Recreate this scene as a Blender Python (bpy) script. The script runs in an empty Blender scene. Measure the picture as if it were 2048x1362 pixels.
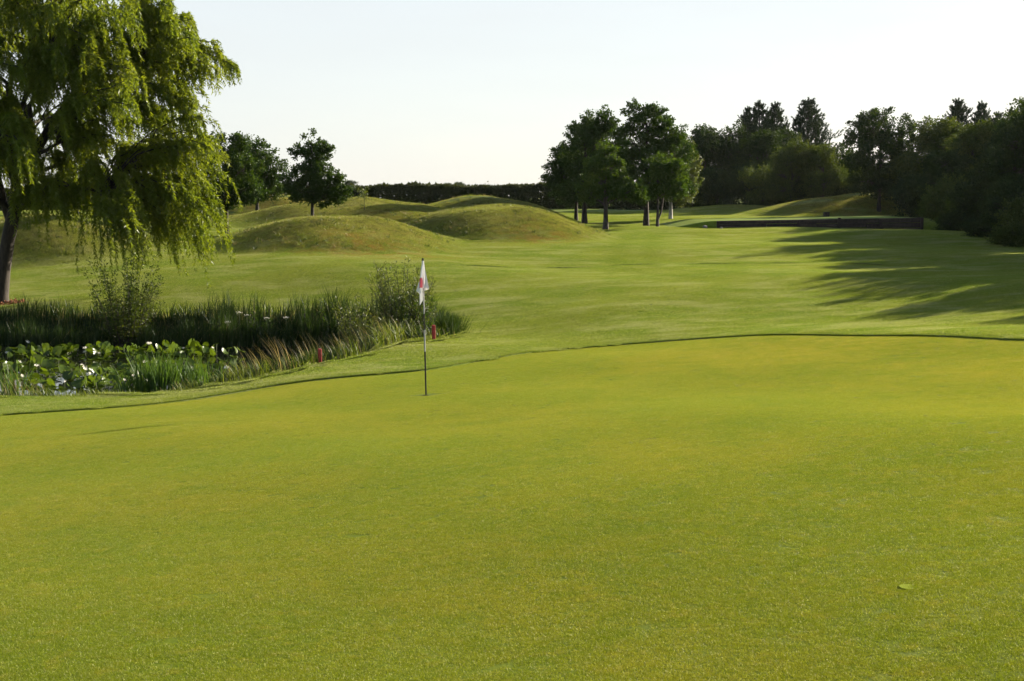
import bpy, bmesh, math, random
import numpy as np
from mathutils import Vector, Matrix

rng = np.random.default_rng(7)
random.seed(7)
sc = bpy.context.scene
COL = sc.collection

# ------------------------------------------------------------------ camera
F = 2700.0                      # focal length measured in photo pixels (photo 2048 x 1362)
PITCH = math.atan((681 - 395) / F)
CAMZ = 1.92
cam_d = bpy.data.cameras.new('camera')
cam_d.sensor_width = 36.0
cam_d.lens = F / 2048 * 36.0
cam_d.clip_start = 0.1
cam_d.clip_end = 9000
cam = bpy.data.objects.new('camera', cam_d)
COL.objects.link(cam)
cam.location = (0, 0, CAMZ)
cam.rotation_euler = (math.pi / 2 - PITCH, 0, 0)
sc.camera = cam

# ------------------------------------------------------------------ light
VEIL, VEIL_COL = .80, (3.25, 3.36, 3.38)
SUN_AZ, SUN_EL = math.radians(52), math.radians(20)
world = bpy.data.worlds.new('World')
sc.world = world
world.use_nodes = True
wn, wl = world.node_tree.nodes, world.node_tree.links
wn.clear()
w_out = wn.new('ShaderNodeOutputWorld')
w_bg = wn.new('ShaderNodeBackground')
w_sky = wn.new('ShaderNodeTexSky')
w_sky.sky_type = 'NISHITA'
w_sky.sun_disc = False
w_sky.sun_elevation = SUN_EL
w_sky.sun_rotation = SUN_AZ
w_sky.altitude = 50
w_sky.air_density = 1.0
w_sky.dust_density = 1.0
w_sky.ozone_density = 1.0
w_bg.inputs['Strength'].default_value = 0.065
# thin even veil of high cloud over the clear sky, with faint wisps
w_tc = wn.new('ShaderNodeTexCoord'); w_map = wn.new('ShaderNodeMapping'); w_map.inputs['Scale'].default_value = (1, 1, 6)
w_noise = wn.new('ShaderNodeTexNoise'); w_noise.inputs['Scale'].default_value = 2.2; w_noise.inputs['Detail'].default_value = 6; w_noise.inputs['Roughness'].default_value = .6
w_rng = wn.new('ShaderNodeMapRange'); w_rng.inputs['From Min'].default_value = .35; w_rng.inputs['From Max'].default_value = .75; w_rng.inputs['To Min'].default_value = VEIL; w_rng.inputs['To Max'].default_value = VEIL + .10
w_mix = wn.new('ShaderNodeMix'); w_mix.data_type = 'RGBA'; w_mix.inputs[7].default_value = (*VEIL_COL, 1)
wl.new(w_tc.outputs['Generated'], w_map.inputs['Vector']); wl.new(w_map.outputs[0], w_noise.inputs['Vector']); wl.new(w_noise.outputs['Fac'], w_rng.inputs['Value'])
# the veil is horizon haze: it thins towards the zenith
w_sep = wn.new('ShaderNodeSeparateXYZ'); wl.new(w_tc.outputs['Generated'], w_sep.inputs[0])
w_hz = wn.new('ShaderNodeMapRange'); w_hz.interpolation_type = 'SMOOTHERSTEP'; w_hz.inputs['From Min'].default_value = .10; w_hz.inputs['From Max'].default_value = .75; w_hz.inputs['To Min'].default_value = 1.0; w_hz.inputs['To Max'].default_value = .12
wl.new(w_sep.outputs[2], w_hz.inputs['Value'])
w_mul = wn.new('ShaderNodeMath'); w_mul.operation = 'MULTIPLY'; wl.new(w_rng.outputs[0], w_mul.inputs[0]); wl.new(w_hz.outputs[0], w_mul.inputs[1])
wl.new(w_mul.outputs[0], w_mix.inputs[0]); wl.new(w_sky.outputs[0], w_mix.inputs[6]); wl.new(w_mix.outputs[2], w_bg.inputs['Color'])
wl.new(w_bg.outputs[0], w_out.inputs['Surface'])

sun_d = bpy.data.lights.new('sun', 'SUN')
sun_d.energy = 5.0
sun_d.angle = math.radians(0.53)
sun_d.color = (1.0, 0.86, 0.66)
sun = bpy.data.objects.new('sun', sun_d)
COL.objects.link(sun)
S = Vector((math.sin(SUN_AZ) * math.cos(SUN_EL), math.cos(SUN_AZ) * math.cos(SUN_EL), math.sin(SUN_EL)))
sun.rotation_euler = S.to_track_quat('Z', 'Y').to_euler()
sun.location = (40, 30, 30)

sc.view_settings.view_transform = 'Standard'
sc.view_settings.look = 'None'
sc.view_settings.gamma = 1.0
sc.view_settings.exposure = 1.98
sc.render.engine = 'CYCLES'
sc.cycles.use_denoising = True
sc.cycles.max_bounces = 6
sc.cycles.diffuse_bounces = 3
sc.cycles.glossy_bounces = 3
sc.cycles.transmission_bounces = 4
sc.cycles.transparent_max_bounces = 4
sc.cycles.caustics_reflective = False
sc.cycles.caustics_refractive = False

# ------------------------------------------------------------------ measuring helpers (photo -> place)
CP, SP = math.cos(PITCH), math.sin(PITCH)
def at(u, v, Y):
    """the point at ground distance Y seen at photo pixel (u, v)"""
    a, b = (u - 1024) / F, (681 - v) / F
    dy, dz = CP + b * SP, -SP + b * CP
    t = Y / dy
    return np.array((a * t, Y, CAMZ + dz * t))

def tag(o, label=None, cat=None, group=None, kind=None):
    if label: o['label'] = label
    if cat: o['category'] = cat
    if group: o['group'] = group
    if kind: o['kind'] = kind
    return o

def link(o, parent=None):
    COL.objects.link(o)
    if parent is not None: o.parent = parent
    return o

def empty(name, loc, rz=0.0, scale=(1, 1, 1)):
    o = bpy.data.objects.new(name, None)
    o.empty_display_size = 0.3
    o.location = [float(c) for c in loc]
    o.rotation_euler = (0, 0, rz)
    o.scale = scale
    return link(o)

def mobj(name, me, mats, parent=None):
    for m in (mats if isinstance(mats, (list, tuple)) else [mats]): me.materials.append(m)
    return link(bpy.data.objects.new(name, me), parent)

def mesh_np(name, V, Fc, smooth=True):
    """V (n,3); Fc (m,k) faces of k corners"""
    me = bpy.data.meshes.new(name)
    V = np.ascontiguousarray(V, dtype=np.float32); Fc = np.ascontiguousarray(Fc, dtype=np.int32)
    m, k = Fc.shape
    me.vertices.add(len(V)); me.vertices.foreach_set('co', V.ravel())
    me.loops.add(m * k); me.loops.foreach_set('vertex_index', Fc.ravel())
    me.polygons.add(m)
    me.polygons.foreach_set('loop_start', np.arange(m, dtype=np.int32) * k)
    me.polygons.foreach_set('loop_total', np.full(m, k, dtype=np.int32))
    me.polygons.foreach_set('use_smooth', np.full(m, smooth))
    me.update(calc_edges=True)
    return me

def mesh_py(name, V, Fc, smooth=True):
    me = bpy.data.meshes.new(name)
    me.from_pydata([tuple(map(float, v)) for v in V], [], [tuple(f) for f in Fc])
    if smooth:
        me.polygons.foreach_set('use_smooth', np.full(len(me.polygons), True))
    me.update()
    return me

def unit(a):
    return a / np.maximum(np.linalg.norm(a, axis=-1, keepdims=True), 1e-9)

def rand_dirs(n):
    return unit(rng.normal(size=(n, 3)))

def leaf_mesh(name, P, D, N, L, W, droop=0.0):
    """diamond leaves: base P, direction D, normal N, length L, width W (arrays)"""
    n = len(P)
    D = unit(D); Sd = unit(np.cross(D, N)); Nn = np.cross(Sd, D)
    L = np.broadcast_to(np.asarray(L, float).reshape(-1, 1), (n, 1)); W = np.broadcast_to(np.asarray(W, float).reshape(-1, 1), (n, 1))
    mid = P + D * L * 0.45 + Nn * W * 0.18
    V = np.empty((n, 4, 3))
    V[:, 0] = P; V[:, 1] = mid + Sd * W * 0.5; V[:, 2] = P + D * L + np.array((0, 0, -1)) * L * droop; V[:, 3] = mid - Sd * W * 0.5
    idx = np.arange(n * 4).reshape(n, 4)
    return mesh_np(name, V.reshape(-1, 3), idx, False)

def blade_mesh(name, P, H, W, lean, bend, segs=3, taper=0.6):
    """grass blades: base P, height H, width W, lean (n,2) horizontal offset of the tip per metre height; bend = droop"""
    n = len(P)
    H = np.broadcast_to(np.asarray(H, float), (n,)); W = np.broadcast_to(np.asarray(W, float), (n,))
    ang = rng.uniform(0, math.pi, n)
    sx = np.stack([np.cos(ang), np.sin(ang), np.zeros(n)], 1)
    lv = segs + 1
    V = np.empty((n, lv, 2, 3))
    for i in range(lv):
        t = i / segs
        c = P.copy()
        k = t ** 1.8
        c[:, 0] += lean[:, 0] * H * k; c[:, 1] += lean[:, 1] * H * k
        c[:, 2] += H * (t - bend * t ** 3 * 0.5)
        w = (W * (1 - t ** 2 * 0.93) * 0.5)[:, None]
        V[:, i, 0] = c - sx * w; V[:, i, 1] = c + sx * w
    base = np.arange(n)[:, None] * (lv * 2)
    q = []
    for i in range(segs):
        a = i * 2
        q.append(np.concatenate([base + a, base + a + 1, base + a + 3, base + a + 2], 1))
    Q = np.stack(q, 1).reshape(-1, 4)
    return mesh_np(name, V.reshape(-1, 3), Q, True)

def tri_leaf(name, P, D, L, W):
    D = unit(D); Sd = unit(np.cross(D, rand_dirs(len(P)))) * (np.broadcast_to(W, (len(P),)) / 2)[:, None]
    V = np.stack([P - Sd, P + Sd, P + D * L[:, None]], 1).reshape(-1, 3)
    return mesh_np(name, V, np.arange(len(V)).reshape(-1, 3), False)

class Tubes:
    def __init__(s): s.V = []; s.Q = []; s.n = 0
    def add(s, pts, rad, sides=6):
        pts = np.asarray(pts, float); m = len(pts)
        rad = np.broadcast_to(np.asarray(rad, float), (m,))
        T = np.gradient(pts, axis=0); T = unit(T)
        ref = np.array((0.31, 0.95, 0.05))
        A = unit(np.cross(T, ref)); B = np.cross(T, A)
        an = np.arange(sides) * 2 * math.pi / sides
        ring = pts[:, None] + rad[:, None, None] * (np.cos(an)[None, :, None] * A[:, None] + np.sin(an)[None, :, None] * B[:, None])
        s.V.append(ring.reshape(-1, 3))
        i = np.arange(m - 1)[:, None] * sides; j = np.arange(sides)[None]; j2 = (j + 1) % sides
        s.Q.append(np.stack([i + j, i + j2, i + sides + j2, i + sides + j], -1).reshape(-1, 4) + s.n)
        # closing cap at the tip (quad fan collapsed) for thick ends
        s.n += m * sides
    def mesh(s, name): return mesh_np(name, np.concatenate(s.V), np.concatenate(s.Q))

def box_mesh(name, sx, sy, sz, bevel=0.01, z0=0.0):
    bm = bmesh.new()
    bmesh.ops.create_cube(bm, size=1.0)
    for v in bm.verts: v.co = Vector((v.co.x * sx, v.co.y * sy, (v.co.z + 0.5) * sz + z0))
    if bevel: bmesh.ops.bevel(bm, geom=list(bm.edges), offset=bevel, segments=1, affect='EDGES')
    me = bpy.data.meshes.new(name); bm.to_mesh(me); bm.free()
    return me

# ------------------------------------------------------------------ materials
def new_mat(name):
    m = bpy.data.materials.new(name); m.use_nodes = True
    nt = m.node_tree; nt.nodes.clear()
    out = nt.nodes.new('ShaderNodeOutputMaterial')
    return m, nt, out

class NB:
    def __init__(s, nt): s.nt = nt
    def n(s, t, **kw):
        nd = s.nt.nodes.new(t)
        for k, v in kw.items():
            if k.startswith('i_'):
                key = k[2:]
                nd.inputs[int(key) if key.isdigit() else key.replace('_', ' ')].default_value = v
            else: setattr(nd, k, v)
        return nd
    def l(s, a, b): s.nt.links.new(a, b)
    def noise(s, vec, scale, detail=3, rough=0.55, dist=0.0):
        nd = s.n('ShaderNodeTexNoise'); nd.inputs['Scale'].default_value = scale; nd.inputs['Detail'].default_value = detail
        nd.inputs['Roughness'].default_value = rough; nd.inputs['Distortion'].default_value = dist
        s.l(vec, nd.inputs['Vector']); return nd.outputs['Fac']
    def ramp(s, fac, lo, hi, a=0.0, b=1.0):
        nd = s.n('ShaderNodeMapRange'); nd.clamp = True; nd.interpolation_type = 'SMOOTHSTEP'
        nd.inputs['From Min'].default_value = lo; nd.inputs['From Max'].default_value = hi
        nd.inputs['To Min'].default_value = a; nd.inputs['To Max'].default_value = b
        s.l(fac, nd.inputs['Value']); return nd.outputs['Result']
    def mix(s, fac, a, b):
        nd = s.n('ShaderNodeMix', data_type='RGBA')
        for sock, val in ((nd.inputs[0], fac), (nd.inputs[6], a), (nd.inputs[7], b)):
            if isinstance(val, (int, float)): sock.default_value = val
            elif isinstance(val, tuple): sock.default_value = (*val, 1)
            else: s.l(val, sock)
        return nd.outputs[2]
    def math(s, op, a, b=None):
        nd = s.n('ShaderNodeMath', operation=op)
        for i, val in enumerate((a, b)):
            if val is None: continue
            if isinstance(val, (int, float)): nd.inputs[i].default_value = val
            else: s.l(val, nd.inputs[i])
        return nd.outputs[0]
    def attr(s, name):
        nd = s.n('ShaderNodeAttribute'); nd.attribute_name = name; return nd.outputs['Fac']
    def mapping(s, vec, sc3):
        nd = s.n('ShaderNodeMapping'); nd.inputs['Scale'].default_value = sc3; s.l(vec, nd.inputs['Vector']); return nd.outputs[0]

def leaf_mat(name, dark, light, trans=0.4, gloss=0.05, rough=0.45, tint=(1.25, 1.15, 0.5)):
    m, nt, out = new_mat(name); b = NB(nt)
    geo = b.n('ShaderNodeNewGeometry')
    tc = b.n('ShaderNodeTexCoord')
    big = b.noise(tc.outputs['Object'], 0.8, 2)
    f = b.math('ADD', b.math('MULTIPLY', geo.outputs['Random Per Island'], 0.55), b.math('MULTIPLY', b.ramp(big, .3, .7), 0.45))
    col = b.mix(f, dark, light)
    d = b.n('ShaderNodeBsdfDiffuse'); b.l(col, d.inputs['Color'])
    t = b.n('ShaderNodeBsdfTranslucent')
    tcol = b.n('ShaderNodeMix', data_type='RGBA', blend_type='MULTIPLY'); tcol.inputs[0].default_value = 1.0
    b.l(col, tcol.inputs[6]); tcol.inputs[7].default_value = (*tint, 1); b.l(tcol.outputs[2], t.inputs['Color'])
    mx = b.n('ShaderNodeMixShader'); mx.inputs[0].default_value = trans
    b.l(d.outputs[0], mx.inputs[1]); b.l(t.outputs[0], mx.inputs[2])
    g = b.n('ShaderNodeBsdfGlossy'); g.inputs['Roughness'].default_value = rough; g.inputs['Color'].default_value = (.9, .95, 1, 1)
    m2 = b.n('ShaderNodeMixShader'); m2.inputs[0].default_value = gloss * .55
    b.l(mx.outputs[0], m2.inputs[1]); b.l(g.outputs[0], m2.inputs[2])
    b.l(m2.outputs[0], out.inputs['Surface'])
    return m

def bark_mat(name, c1, c2, scale=14, bump=0.5):
    m, nt, out = new_mat(name); b = NB(nt)
    tc = b.n('ShaderNodeTexCoord')
    v = b.mapping(tc.outputs['Object'], (1, 1, 0.22))
    n1 = b.noise(v, scale, 5, 0.65, 0.6)
    p = b.n('ShaderNodeBsdfPrincipled'); p.inputs['Roughness'].default_value = 0.9
    b.l(b.mix(b.ramp(n1, .35, .65), c1, c2), p.inputs['Base Color'])
    bp = b.n('ShaderNodeBump'); bp.inputs['Strength'].default_value = bump; bp.inputs['Distance'].default_value = 0.03
    b.l(n1, bp.inputs['Height']); b.l(bp.outputs[0], p.inputs['Normal'])
    b.l(p.outputs[0], out.inputs['Surface'])
    return m

def plain_mat(name, col, rough=0.6, var=0.25, scale=20, spec=0.4):
    m, nt, out = new_mat(name); b = NB(nt)
    tc = b.n('ShaderNodeTexCoord')
    n1 = b.noise(tc.outputs['Object'], scale, 4)
    p = b.n('ShaderNodeBsdfPrincipled'); p.inputs['Roughness'].default_value = rough
    p.inputs['Specular IOR Level'].default_value = spec
    dk = tuple(c * (1 - var) for c in col); lt = tuple(min(1, c * (1 + var)) for c in col)
    b.l(b.mix(n1, dk, lt), p.inputs['Base Color'])
    b.l(p.outputs[0], out.inputs['Surface'])
    return m

def turf_colour(b, o, kind, inst=False):
    """colour of mown grass at world position o"""
    def A(n):
        nd = b.n('ShaderNodeAttribute'); nd.attribute_name = n
        if inst: nd.attribute_type = 'INSTANCER'
        return nd.outputs['Fac']
    big = b.noise(o, 0.22, 3); mid = b.noise(o, 1.1, 4, 0.6); sm = b.noise(o, 6.0, 4, 0.65)
    if kind == 'green':
        col = b.mix(b.ramp(big, .35, .65), (.150, .196, .010), (.194, .212, .015))
        col = b.mix(b.ramp(mid, .42, .75, 0, .65), col, (.118, .176, .009))
        col = b.mix(b.ramp(sm, .48, .72, 0, .60), col, (.235, .230, .024))
        col = b.mix(b.ramp(b.noise(o, 19, 3, .7), .48, .72, 0, .60), col, (.092, .142, .003))
        col = b.mix(b.ramp(b.noise(o, 2.6, 5, .65), .50, .72, 0, .45), col, (.118, .172, .003))
        col = b.mix(b.math('MULTIPLY', A('dry'), b.ramp(b.noise(o, 2.3, 4, .65), .35, .75, 0, .6)), col, (.285, .240, .040))
    else:
        dry, wet, lng = A('dry'), A('dew'), A('long')
        col = b.mix(b.ramp(big, .35, .65), (.116, .182, .015), (.148, .196, .022))
        col = b.mix(b.ramp(mid, .40, .70, 0, .7), col, (.170, .205, .040))
        col = b.mix(b.ramp(sm, .48, .75, 0, .6), col, (.070, .120, .012))
        pale = b.mapping(o, (0.5, 1.0, 1.0))
        pl = b.math('MULTIPLY', b.ramp(b.noise(pale, 0.9, 5, .7), .44, .68, 0, .8), wet)
        col = b.mix(pl, col, (.23, .26, .12))
        col = b.mix(b.math('MULTIPLY', lng, .5), col, (.185, .178, .056))
        col = b.mix(b.math('MULTIPLY', lng, b.ramp(b.noise(o, 2.6, 6, .75), .46, .62, 0, .7)), col, (.075, .080, .020))
        col = b.mix(b.math('MULTIPLY', lng, b.ramp(b.noise(o, 4.3, 5, .7), .54, .70, 0, .5)), col, (.24, .20, .085))
        dn = b.ramp(b.noise(o, 1.6, 5, .7), .38, .66, 0, .85)
        col = b.mix(b.math('MULTIPLY', dry, dn), col, (.215, .145, .040))
        col = b.mix(b.ramp(wet, 0, 1, .38, 0), col, (.095, .145, .008))
    return col

def turf_mat(name, kind, thatch=.78):
    m, nt, out = new_mat(name); b = NB(nt)
    geo = b.n('ShaderNodeNewGeometry'); o = geo.outputs['Position']
    col = turf_colour(b, o, kind)
    fine = b.noise(o, 55.0, 3, 0.7); grain = b.noise(o, 150.0, 3, 0.75); sm = b.noise(o, 6.0, 4, .65)
    dk = b.n('ShaderNodeMix', data_type='RGBA', blend_type='MULTIPLY'); dk.inputs[0].default_value = 1; dk.inputs[7].default_value = (thatch, thatch, thatch, 1)
    b.l(col, dk.inputs[6]); col = dk.outputs[2]
    col = b.mix(b.ramp(fine, .35, .70, 0.0, .55), col, (.060, .092, .008))
    col = b.mix(b.ramp(grain, .40, .70, 0.0, .45), col, (.050, .080, .007))
    p = b.n('ShaderNodeBsdfPrincipled'); b.l(col, p.inputs['Base Color'])
    p.inputs['Roughness'].default_value = 0.75; p.inputs['Specular IOR Level'].default_value = 0.04
    bp = b.n('ShaderNodeBump'); bp.inputs['Strength'].default_value = 0.7 if kind == 'green' else 0.9
    bp.inputs['Distance'].default_value = 0.010 if kind == 'green' else 0.03
    h = b.math('ADD', b.math('MULTIPLY', grain, .5), b.math('MULTIPLY', fine, .8))
    h = b.math('ADD', h, b.math('MULTIPLY', sm, 1.2 if kind == 'green' else 2.0))
    b.l(h, bp.inputs['Height']); b.l(bp.outputs[0], p.inputs['Normal'])
    b.l(p.outputs[0], out.inputs['Surface'])
    return m

def turf_blade_mat(name, kind):
    """single blades of the same turf: a little light passes through, some carry dew, its sparkle painted in as a pale colour"""
    m, nt, out = new_mat(name); b = NB(nt)
    geo = b.n('ShaderNodeNewGeometry'); o = geo.outputs['Position']
    rnd = geo.outputs['Random Per Island']
    col = turf_colour(b, o, kind, True)
    v = b.n('ShaderNodeMix', data_type='RGBA', blend_type='MULTIPLY'); v.inputs[0].default_value = 1
    g = b.ramp(rnd, 0, 1, .62, 1.38); cmb = b.n('ShaderNodeCombineColor')
    for k in range(3): b.l(g, cmb.inputs[k])
    b.l(col, v.inputs[6]); b.l(cmb.outputs[0], v.inputs[7]); col = v.outputs[2]
    col = b.mix(b.math('MULTIPLY', b.math('GREATER_THAN', rnd, .970), .6), col, (.70, .72, .36))  # pale colour on scattered blades stands in for the glint of dew
    d = b.n('ShaderNodeBsdfDiffuse'); b.l(col, d.inputs[0]); t = b.n('ShaderNodeBsdfTranslucent')
    tm = b.n('ShaderNodeMix', data_type='RGBA', blend_type='MULTIPLY'); tm.inputs[0].default_value = 1; tm.inputs[7].default_value = (1.2, 1.15, .55, 1)
    b.l(col, tm.inputs[6]); b.l(tm.outputs[2], t.inputs[0])
    mx = b.n('ShaderNodeMixShader'); mx.inputs[0].default_value = .42; b.l(d.outputs[0], mx.inputs[1]); b.l(t.outputs[0], mx.inputs[2])
    gl = b.n('ShaderNodeBsdfGlossy'); gl.inputs['Roughness'].default_value = .42; gl.inputs['Color'].default_value = (1, .97, .80, 1)
    m2 = b.n('ShaderNodeMixShader'); m2.inputs[0].default_value = .022; b.l(mx.outputs[0], m2.inputs[1]); b.l(gl.outputs[0], m2.inputs[2])
    b.l(m2.outputs[0], out.inputs['Surface'])
    return m
M_gblade = turf_blade_mat('green_blade', 'green')
M_fblade = turf_blade_mat('fairway_blade', 'rough')

M_green = turf_mat('green_turf', 'green', .6)
M_turf = turf_mat('fairway_turf', 'rough')
M_tee = turf_mat('tee_turf', 'rough', 1.1)
M_blade = leaf_mat('grass_blade', (.065, .105, .010), (.155, .195, .026), .45, .04)
M_drygrass = leaf_mat('dry_grass_blade', (.12, .12, .035), (.30, .24, .10), .4, .04, tint=(1.1, 1.05, .8))
M_reed = leaf_mat('reed_leaf', (.009, .025, .004), (.034, .060, .009), .3, .03)
M_iris = leaf_mat('iris_leaf', (.028, .070, .014), (.068, .12, .022), .4, .02, .4)
M_willow = leaf_mat('willow_leaf', (.070, .116, .008), (.158, .198, .016), .56, .03, .4)
M_oak = leaf_mat('oak_leaf', (.014, .038, .005), (.044, .078, .009), .36, .025)
M_oakl = leaf_mat('young_oak_leaf', (.022, .056, .006), (.064, .106, .011), .40, .025)
M_wood = leaf_mat('wood_leaf', (.009, .024, .005), (.030, .052, .008), .34, .02)
M_bushl = leaf_mat('hawthorn_leaf', (.020, .042, .007), (.062, .084, .013), .40, .02)
M_birchl = leaf_mat('birch_leaf', (.040, .070, .010), (.095, .115, .022), .4, .05)
M_pine = leaf_mat('pine_needle', (.012, .028, .012), (.030, .050, .020), .15, .03)
M_hedge = leaf_mat('hedge_leaf', (.012, .022, .006), (.042, .052, .014), .3, .02)
M_lily = leaf_mat('lily_leaf', (.018, .042, .005), (.068, .108, .010), .42, .03, .3)
M_petal = leaf_mat('white_petal', (.72, .70, .62), (.85, .84, .80), .3, .03, tint=(1, 1, .95))
M_yellow = leaf_mat('yellow_petal', (.75, .50, .02), (.85, .62, .05), .3, .03, tint=(1, 1, .6))
M_bark = bark_mat('dark_bark', (.008, .006, .004), (.030, .023, .016))
M_barkg = bark_mat('grey_bark', (.018, .015, .012), (.06, .05, .042))
M_birch = bark_mat('birch_bark', (.10, .09, .08), (.62, .60, .55), 6, .2)
M_stem = plain_mat('green_stem', (.05, .07, .02), .7)
M_timber = bark_mat('creosoted_timber', (.009, .006, .004), (.032, .021, .014), 9, .4)
M_red = plain_mat('red_paint', (.30, .022, .025), .5, .25, 30)
M_white = plain_mat('white_paint', (.30, .30, .30), .4, .06, 30)
M_black = plain_mat('black_paint', (.012, .012, .013), .35, .2, 30)
M_stone = bark_mat('field_stone', (.05, .048, .045), (.20, .19, .18), 5, .4)
M_mulch = plain_mat('bark_mulch', (.20, .075, .028), .9, .6, 25)
M_soil = plain_mat('pond_soil', (.022, .017, .010), .95, .4, 6)

# ------------------------------------------------------------------ terrain
def plane_g(X, Y): return 1.92 - 0.063 * X + 0.05 * Y      # drop of the putting surface below the eye
def green_px(u, v):
    """where the ray through photo pixel (u, v) meets the plane of the green"""
    p1 = at(u, v, 1.0); dx, dz = p1[0], p1[2] - CAMZ
    # CAMZ + dz*Y = CAMZ - (1.92 - .063 dx Y + .05 Y)
    Y = 1.92 / (-dz + 0.063 * dx - 0.05)
    return np.array((dx * Y, Y))

edge_px = [(2048, 690), (1950, 687), (1850, 684.5), (1700, 682), (1550, 681), (1400, 682.5), (1300, 687), (1200, 694), (1100, 704), (1000, 718.5),
           (920, 731), (852, 742), (760, 750), (640, 759), (540, 769), (430, 783), (300, 800), (150, 817), (0, 830)]
edge = [green_px(u, v) for u, v in edge_px]
edge += [np.array(p) for p in ((-9.6, 20.4), (-10.8, 17.5), (-11.6, 14), (-11.4, 9.5), (-9.8, 5.5), (-6.5, 2.6), (-2, 1.3), (3, 1.3), (7.5, 3.2), (10.6, 7), (12, 12), (11.9, 16.5), (11.0, 20))]
edge = np.array(edge)
PIN = green_px(852, 787)

def zplane(X, Y): return CAMZ - plane_g(X, Y)

ctrl = []
for X in (-10, -5, 0, 5, 10):
    for Y in (-8, 2, 8, 14, 19):
        ctrl.append((X, Y, zplane(X, Y)))
for e in edge: ctrl.append((e[0], e[1], zplane(*e)))
for u, v, Y in [(1000, 640, 36), (1250, 610, 36), (1400, 600, 36.5), (1700, 610, 34), (1400, 530, 48), (1100, 530, 49), (1700, 540, 44), (2048, 600, 32), (2048, 540, 42), (2048, 495, 56),
                (1850, 457, 70), (1640, 457.5, 70), (1433, 458, 70), (1210, 461, 70), (1300, 455, 73), (1000, 478, 60), (700, 503, 52), (440, 490, 56), (100, 515, 54), (10, 610, 42), (300, 560, 45),
                (600, 560, 44), (900, 560, 44), (200, 645, 38), (-150, 645, 38), (400, 647, 37.7), (600, 645, 37.5), (760, 645, 37), (870, 645, 36), (0, 786, 25), (-150, 792, 24.5), (200, 783, 25), (430, 767, 25.5),
                (560, 749, 26.6), (640, 733, 28.2), (720, 712, 29.6), (800, 691, 31), (870, 684, 32), (912, 671, 33.5), (1210, 432, 90), (1210, 419, 110), (600, 420, 110), (0, 425, 105), (0, 434, 80), (600, 430, 85),
                (1600, 432, 90), (1600, 420, 112), (2048, 445, 90)]:
    ctrl.append(tuple(at(u, v, Y)))
for X, Y, g in [(28, 60, 1.9), (25, 42, 2.05), (20, 22, 1.9), (20, 0, 1.3), (-20, 14, 3.3), (-25, 30, 3.75), (-30, 50, 2.9), (-20, -4, 2.7), (35, 90, 1.5), (0, -25, 1.0)]:
    ctrl.append((X, Y, CAMZ - g))
ctrl = np.array(ctrl)
def _phi(r2): return 0.5 * r2 * np.log(np.maximum(r2, 1e-12))
def _fit(c, lam=0.4):
    n = len(c); d2 = ((c[:, None, :2] - c[None, :, :2]) ** 2).sum(-1)
    K = _phi(d2) + lam * np.eye(n)
    P = np.c_[np.ones(n), c[:, :2]]
    A = np.block([[K, P], [P.T, np.zeros((3, 3))]])
    return np.linalg.solve(A, np.r_[c[:, 2], 0, 0, 0])
TPS = _fit(ctrl)

def sstep(a, b, x):
    t = np.clip((x - a) / (b - a), 0, 1); return t * t * (3 - 2 * t)

def base_z(X, Y):
    X = np.asarray(X, float); Y = np.asarray(Y, float)
    sh = X.shape; p = np.stack([X.ravel(), Y.ravel()], 1)
    R = np.hypot(p[:, 0], p[:, 1] - 45)
    s = np.where(R > 80, 80 / np.maximum(R, 1e-6), 1.0)         # never extrapolate
    q = p.copy(); q[:, 0] = p[:, 0] * s; q[:, 1] = 45 + (p[:, 1] - 45) * s
    out = np.empty(len(q)); n = len(ctrl)
    for i in range(0, len(q), 40000):
        c = q[i:i + 40000]
        d2 = ((c[:, None] - ctrl[None, :, :2]) ** 2).sum(-1)
        out[i:i + 40000] = _phi(d2) @ TPS[:n] + TPS[n] + c @ TPS[n + 1:]
    far = sstep(70, 130, R)
    out = out * (1 - far) + (CAMZ - 1.0) * far
    return out.reshape(sh)

MOUNDS = []      # X, Y, left reach, right reach, reach towards camera, reach away, height, angle
def mound(u, v, Y, wl_, wr_, dn, df, rot=0.0, boost=0.0):
    p = at(u, v, Y)
    h = p[2] - float(base_z(p[0], p[1])) + boost
    MOUNDS.append((p[0], p[1], wl_, wr_, dn, df, h, rot))
mound(690, 430, 56, 6.3, 5.0, 6.2, 5.5)
mound(1005, 413, 64, 5.6, 5.5, 6.6, 5.5, 0.12)
mound(960, 397.5, 79, 6.0, 6.2, 6.5, 5.0)
mound(745, 401, 71, 9.5, 8.0, 6.5, 5.5)
mound(545, 396, 82, 5.0, 5.0, 5.0, 5.0)
mound(60, 438, 56, 6.5, 6.6, 6.0, 5.0)
mound(1775, 394, 92, 11.0, 7.5, 6.0, 6.0)
mound(1490, 412, 99, 6.0, 6.0, 5.0, 5.0)
mound(360, 436, 70, 6.5, 6.0, 5.0, 5.0)

def mound_h(X, Y):
    acc = np.zeros(np.shape(X))
    for x0, y0, a, b_, c, d, h, rot in MOUNDS:
        dx, dy = X - x0, Y - y0
        ex = dx * math.cos(rot) + dy * math.sin(rot); ey = -dx * math.sin(rot) + dy * math.cos(rot)
        r2 = (ex / np.where(ex < 0, a, b_)) ** 2 + (ey / np.where(ey < 0, c, d)) ** 2
        k = np.clip(1 - r2, 0, 1)
        acc = acc + (h * k ** 1.35 * (1 + .05 * np.sin(X * 1.3 + Y * .7) + .05 * np.sin(X * .6 - Y * 1.5))) ** 3
    return np.cbrt(acc)

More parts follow.
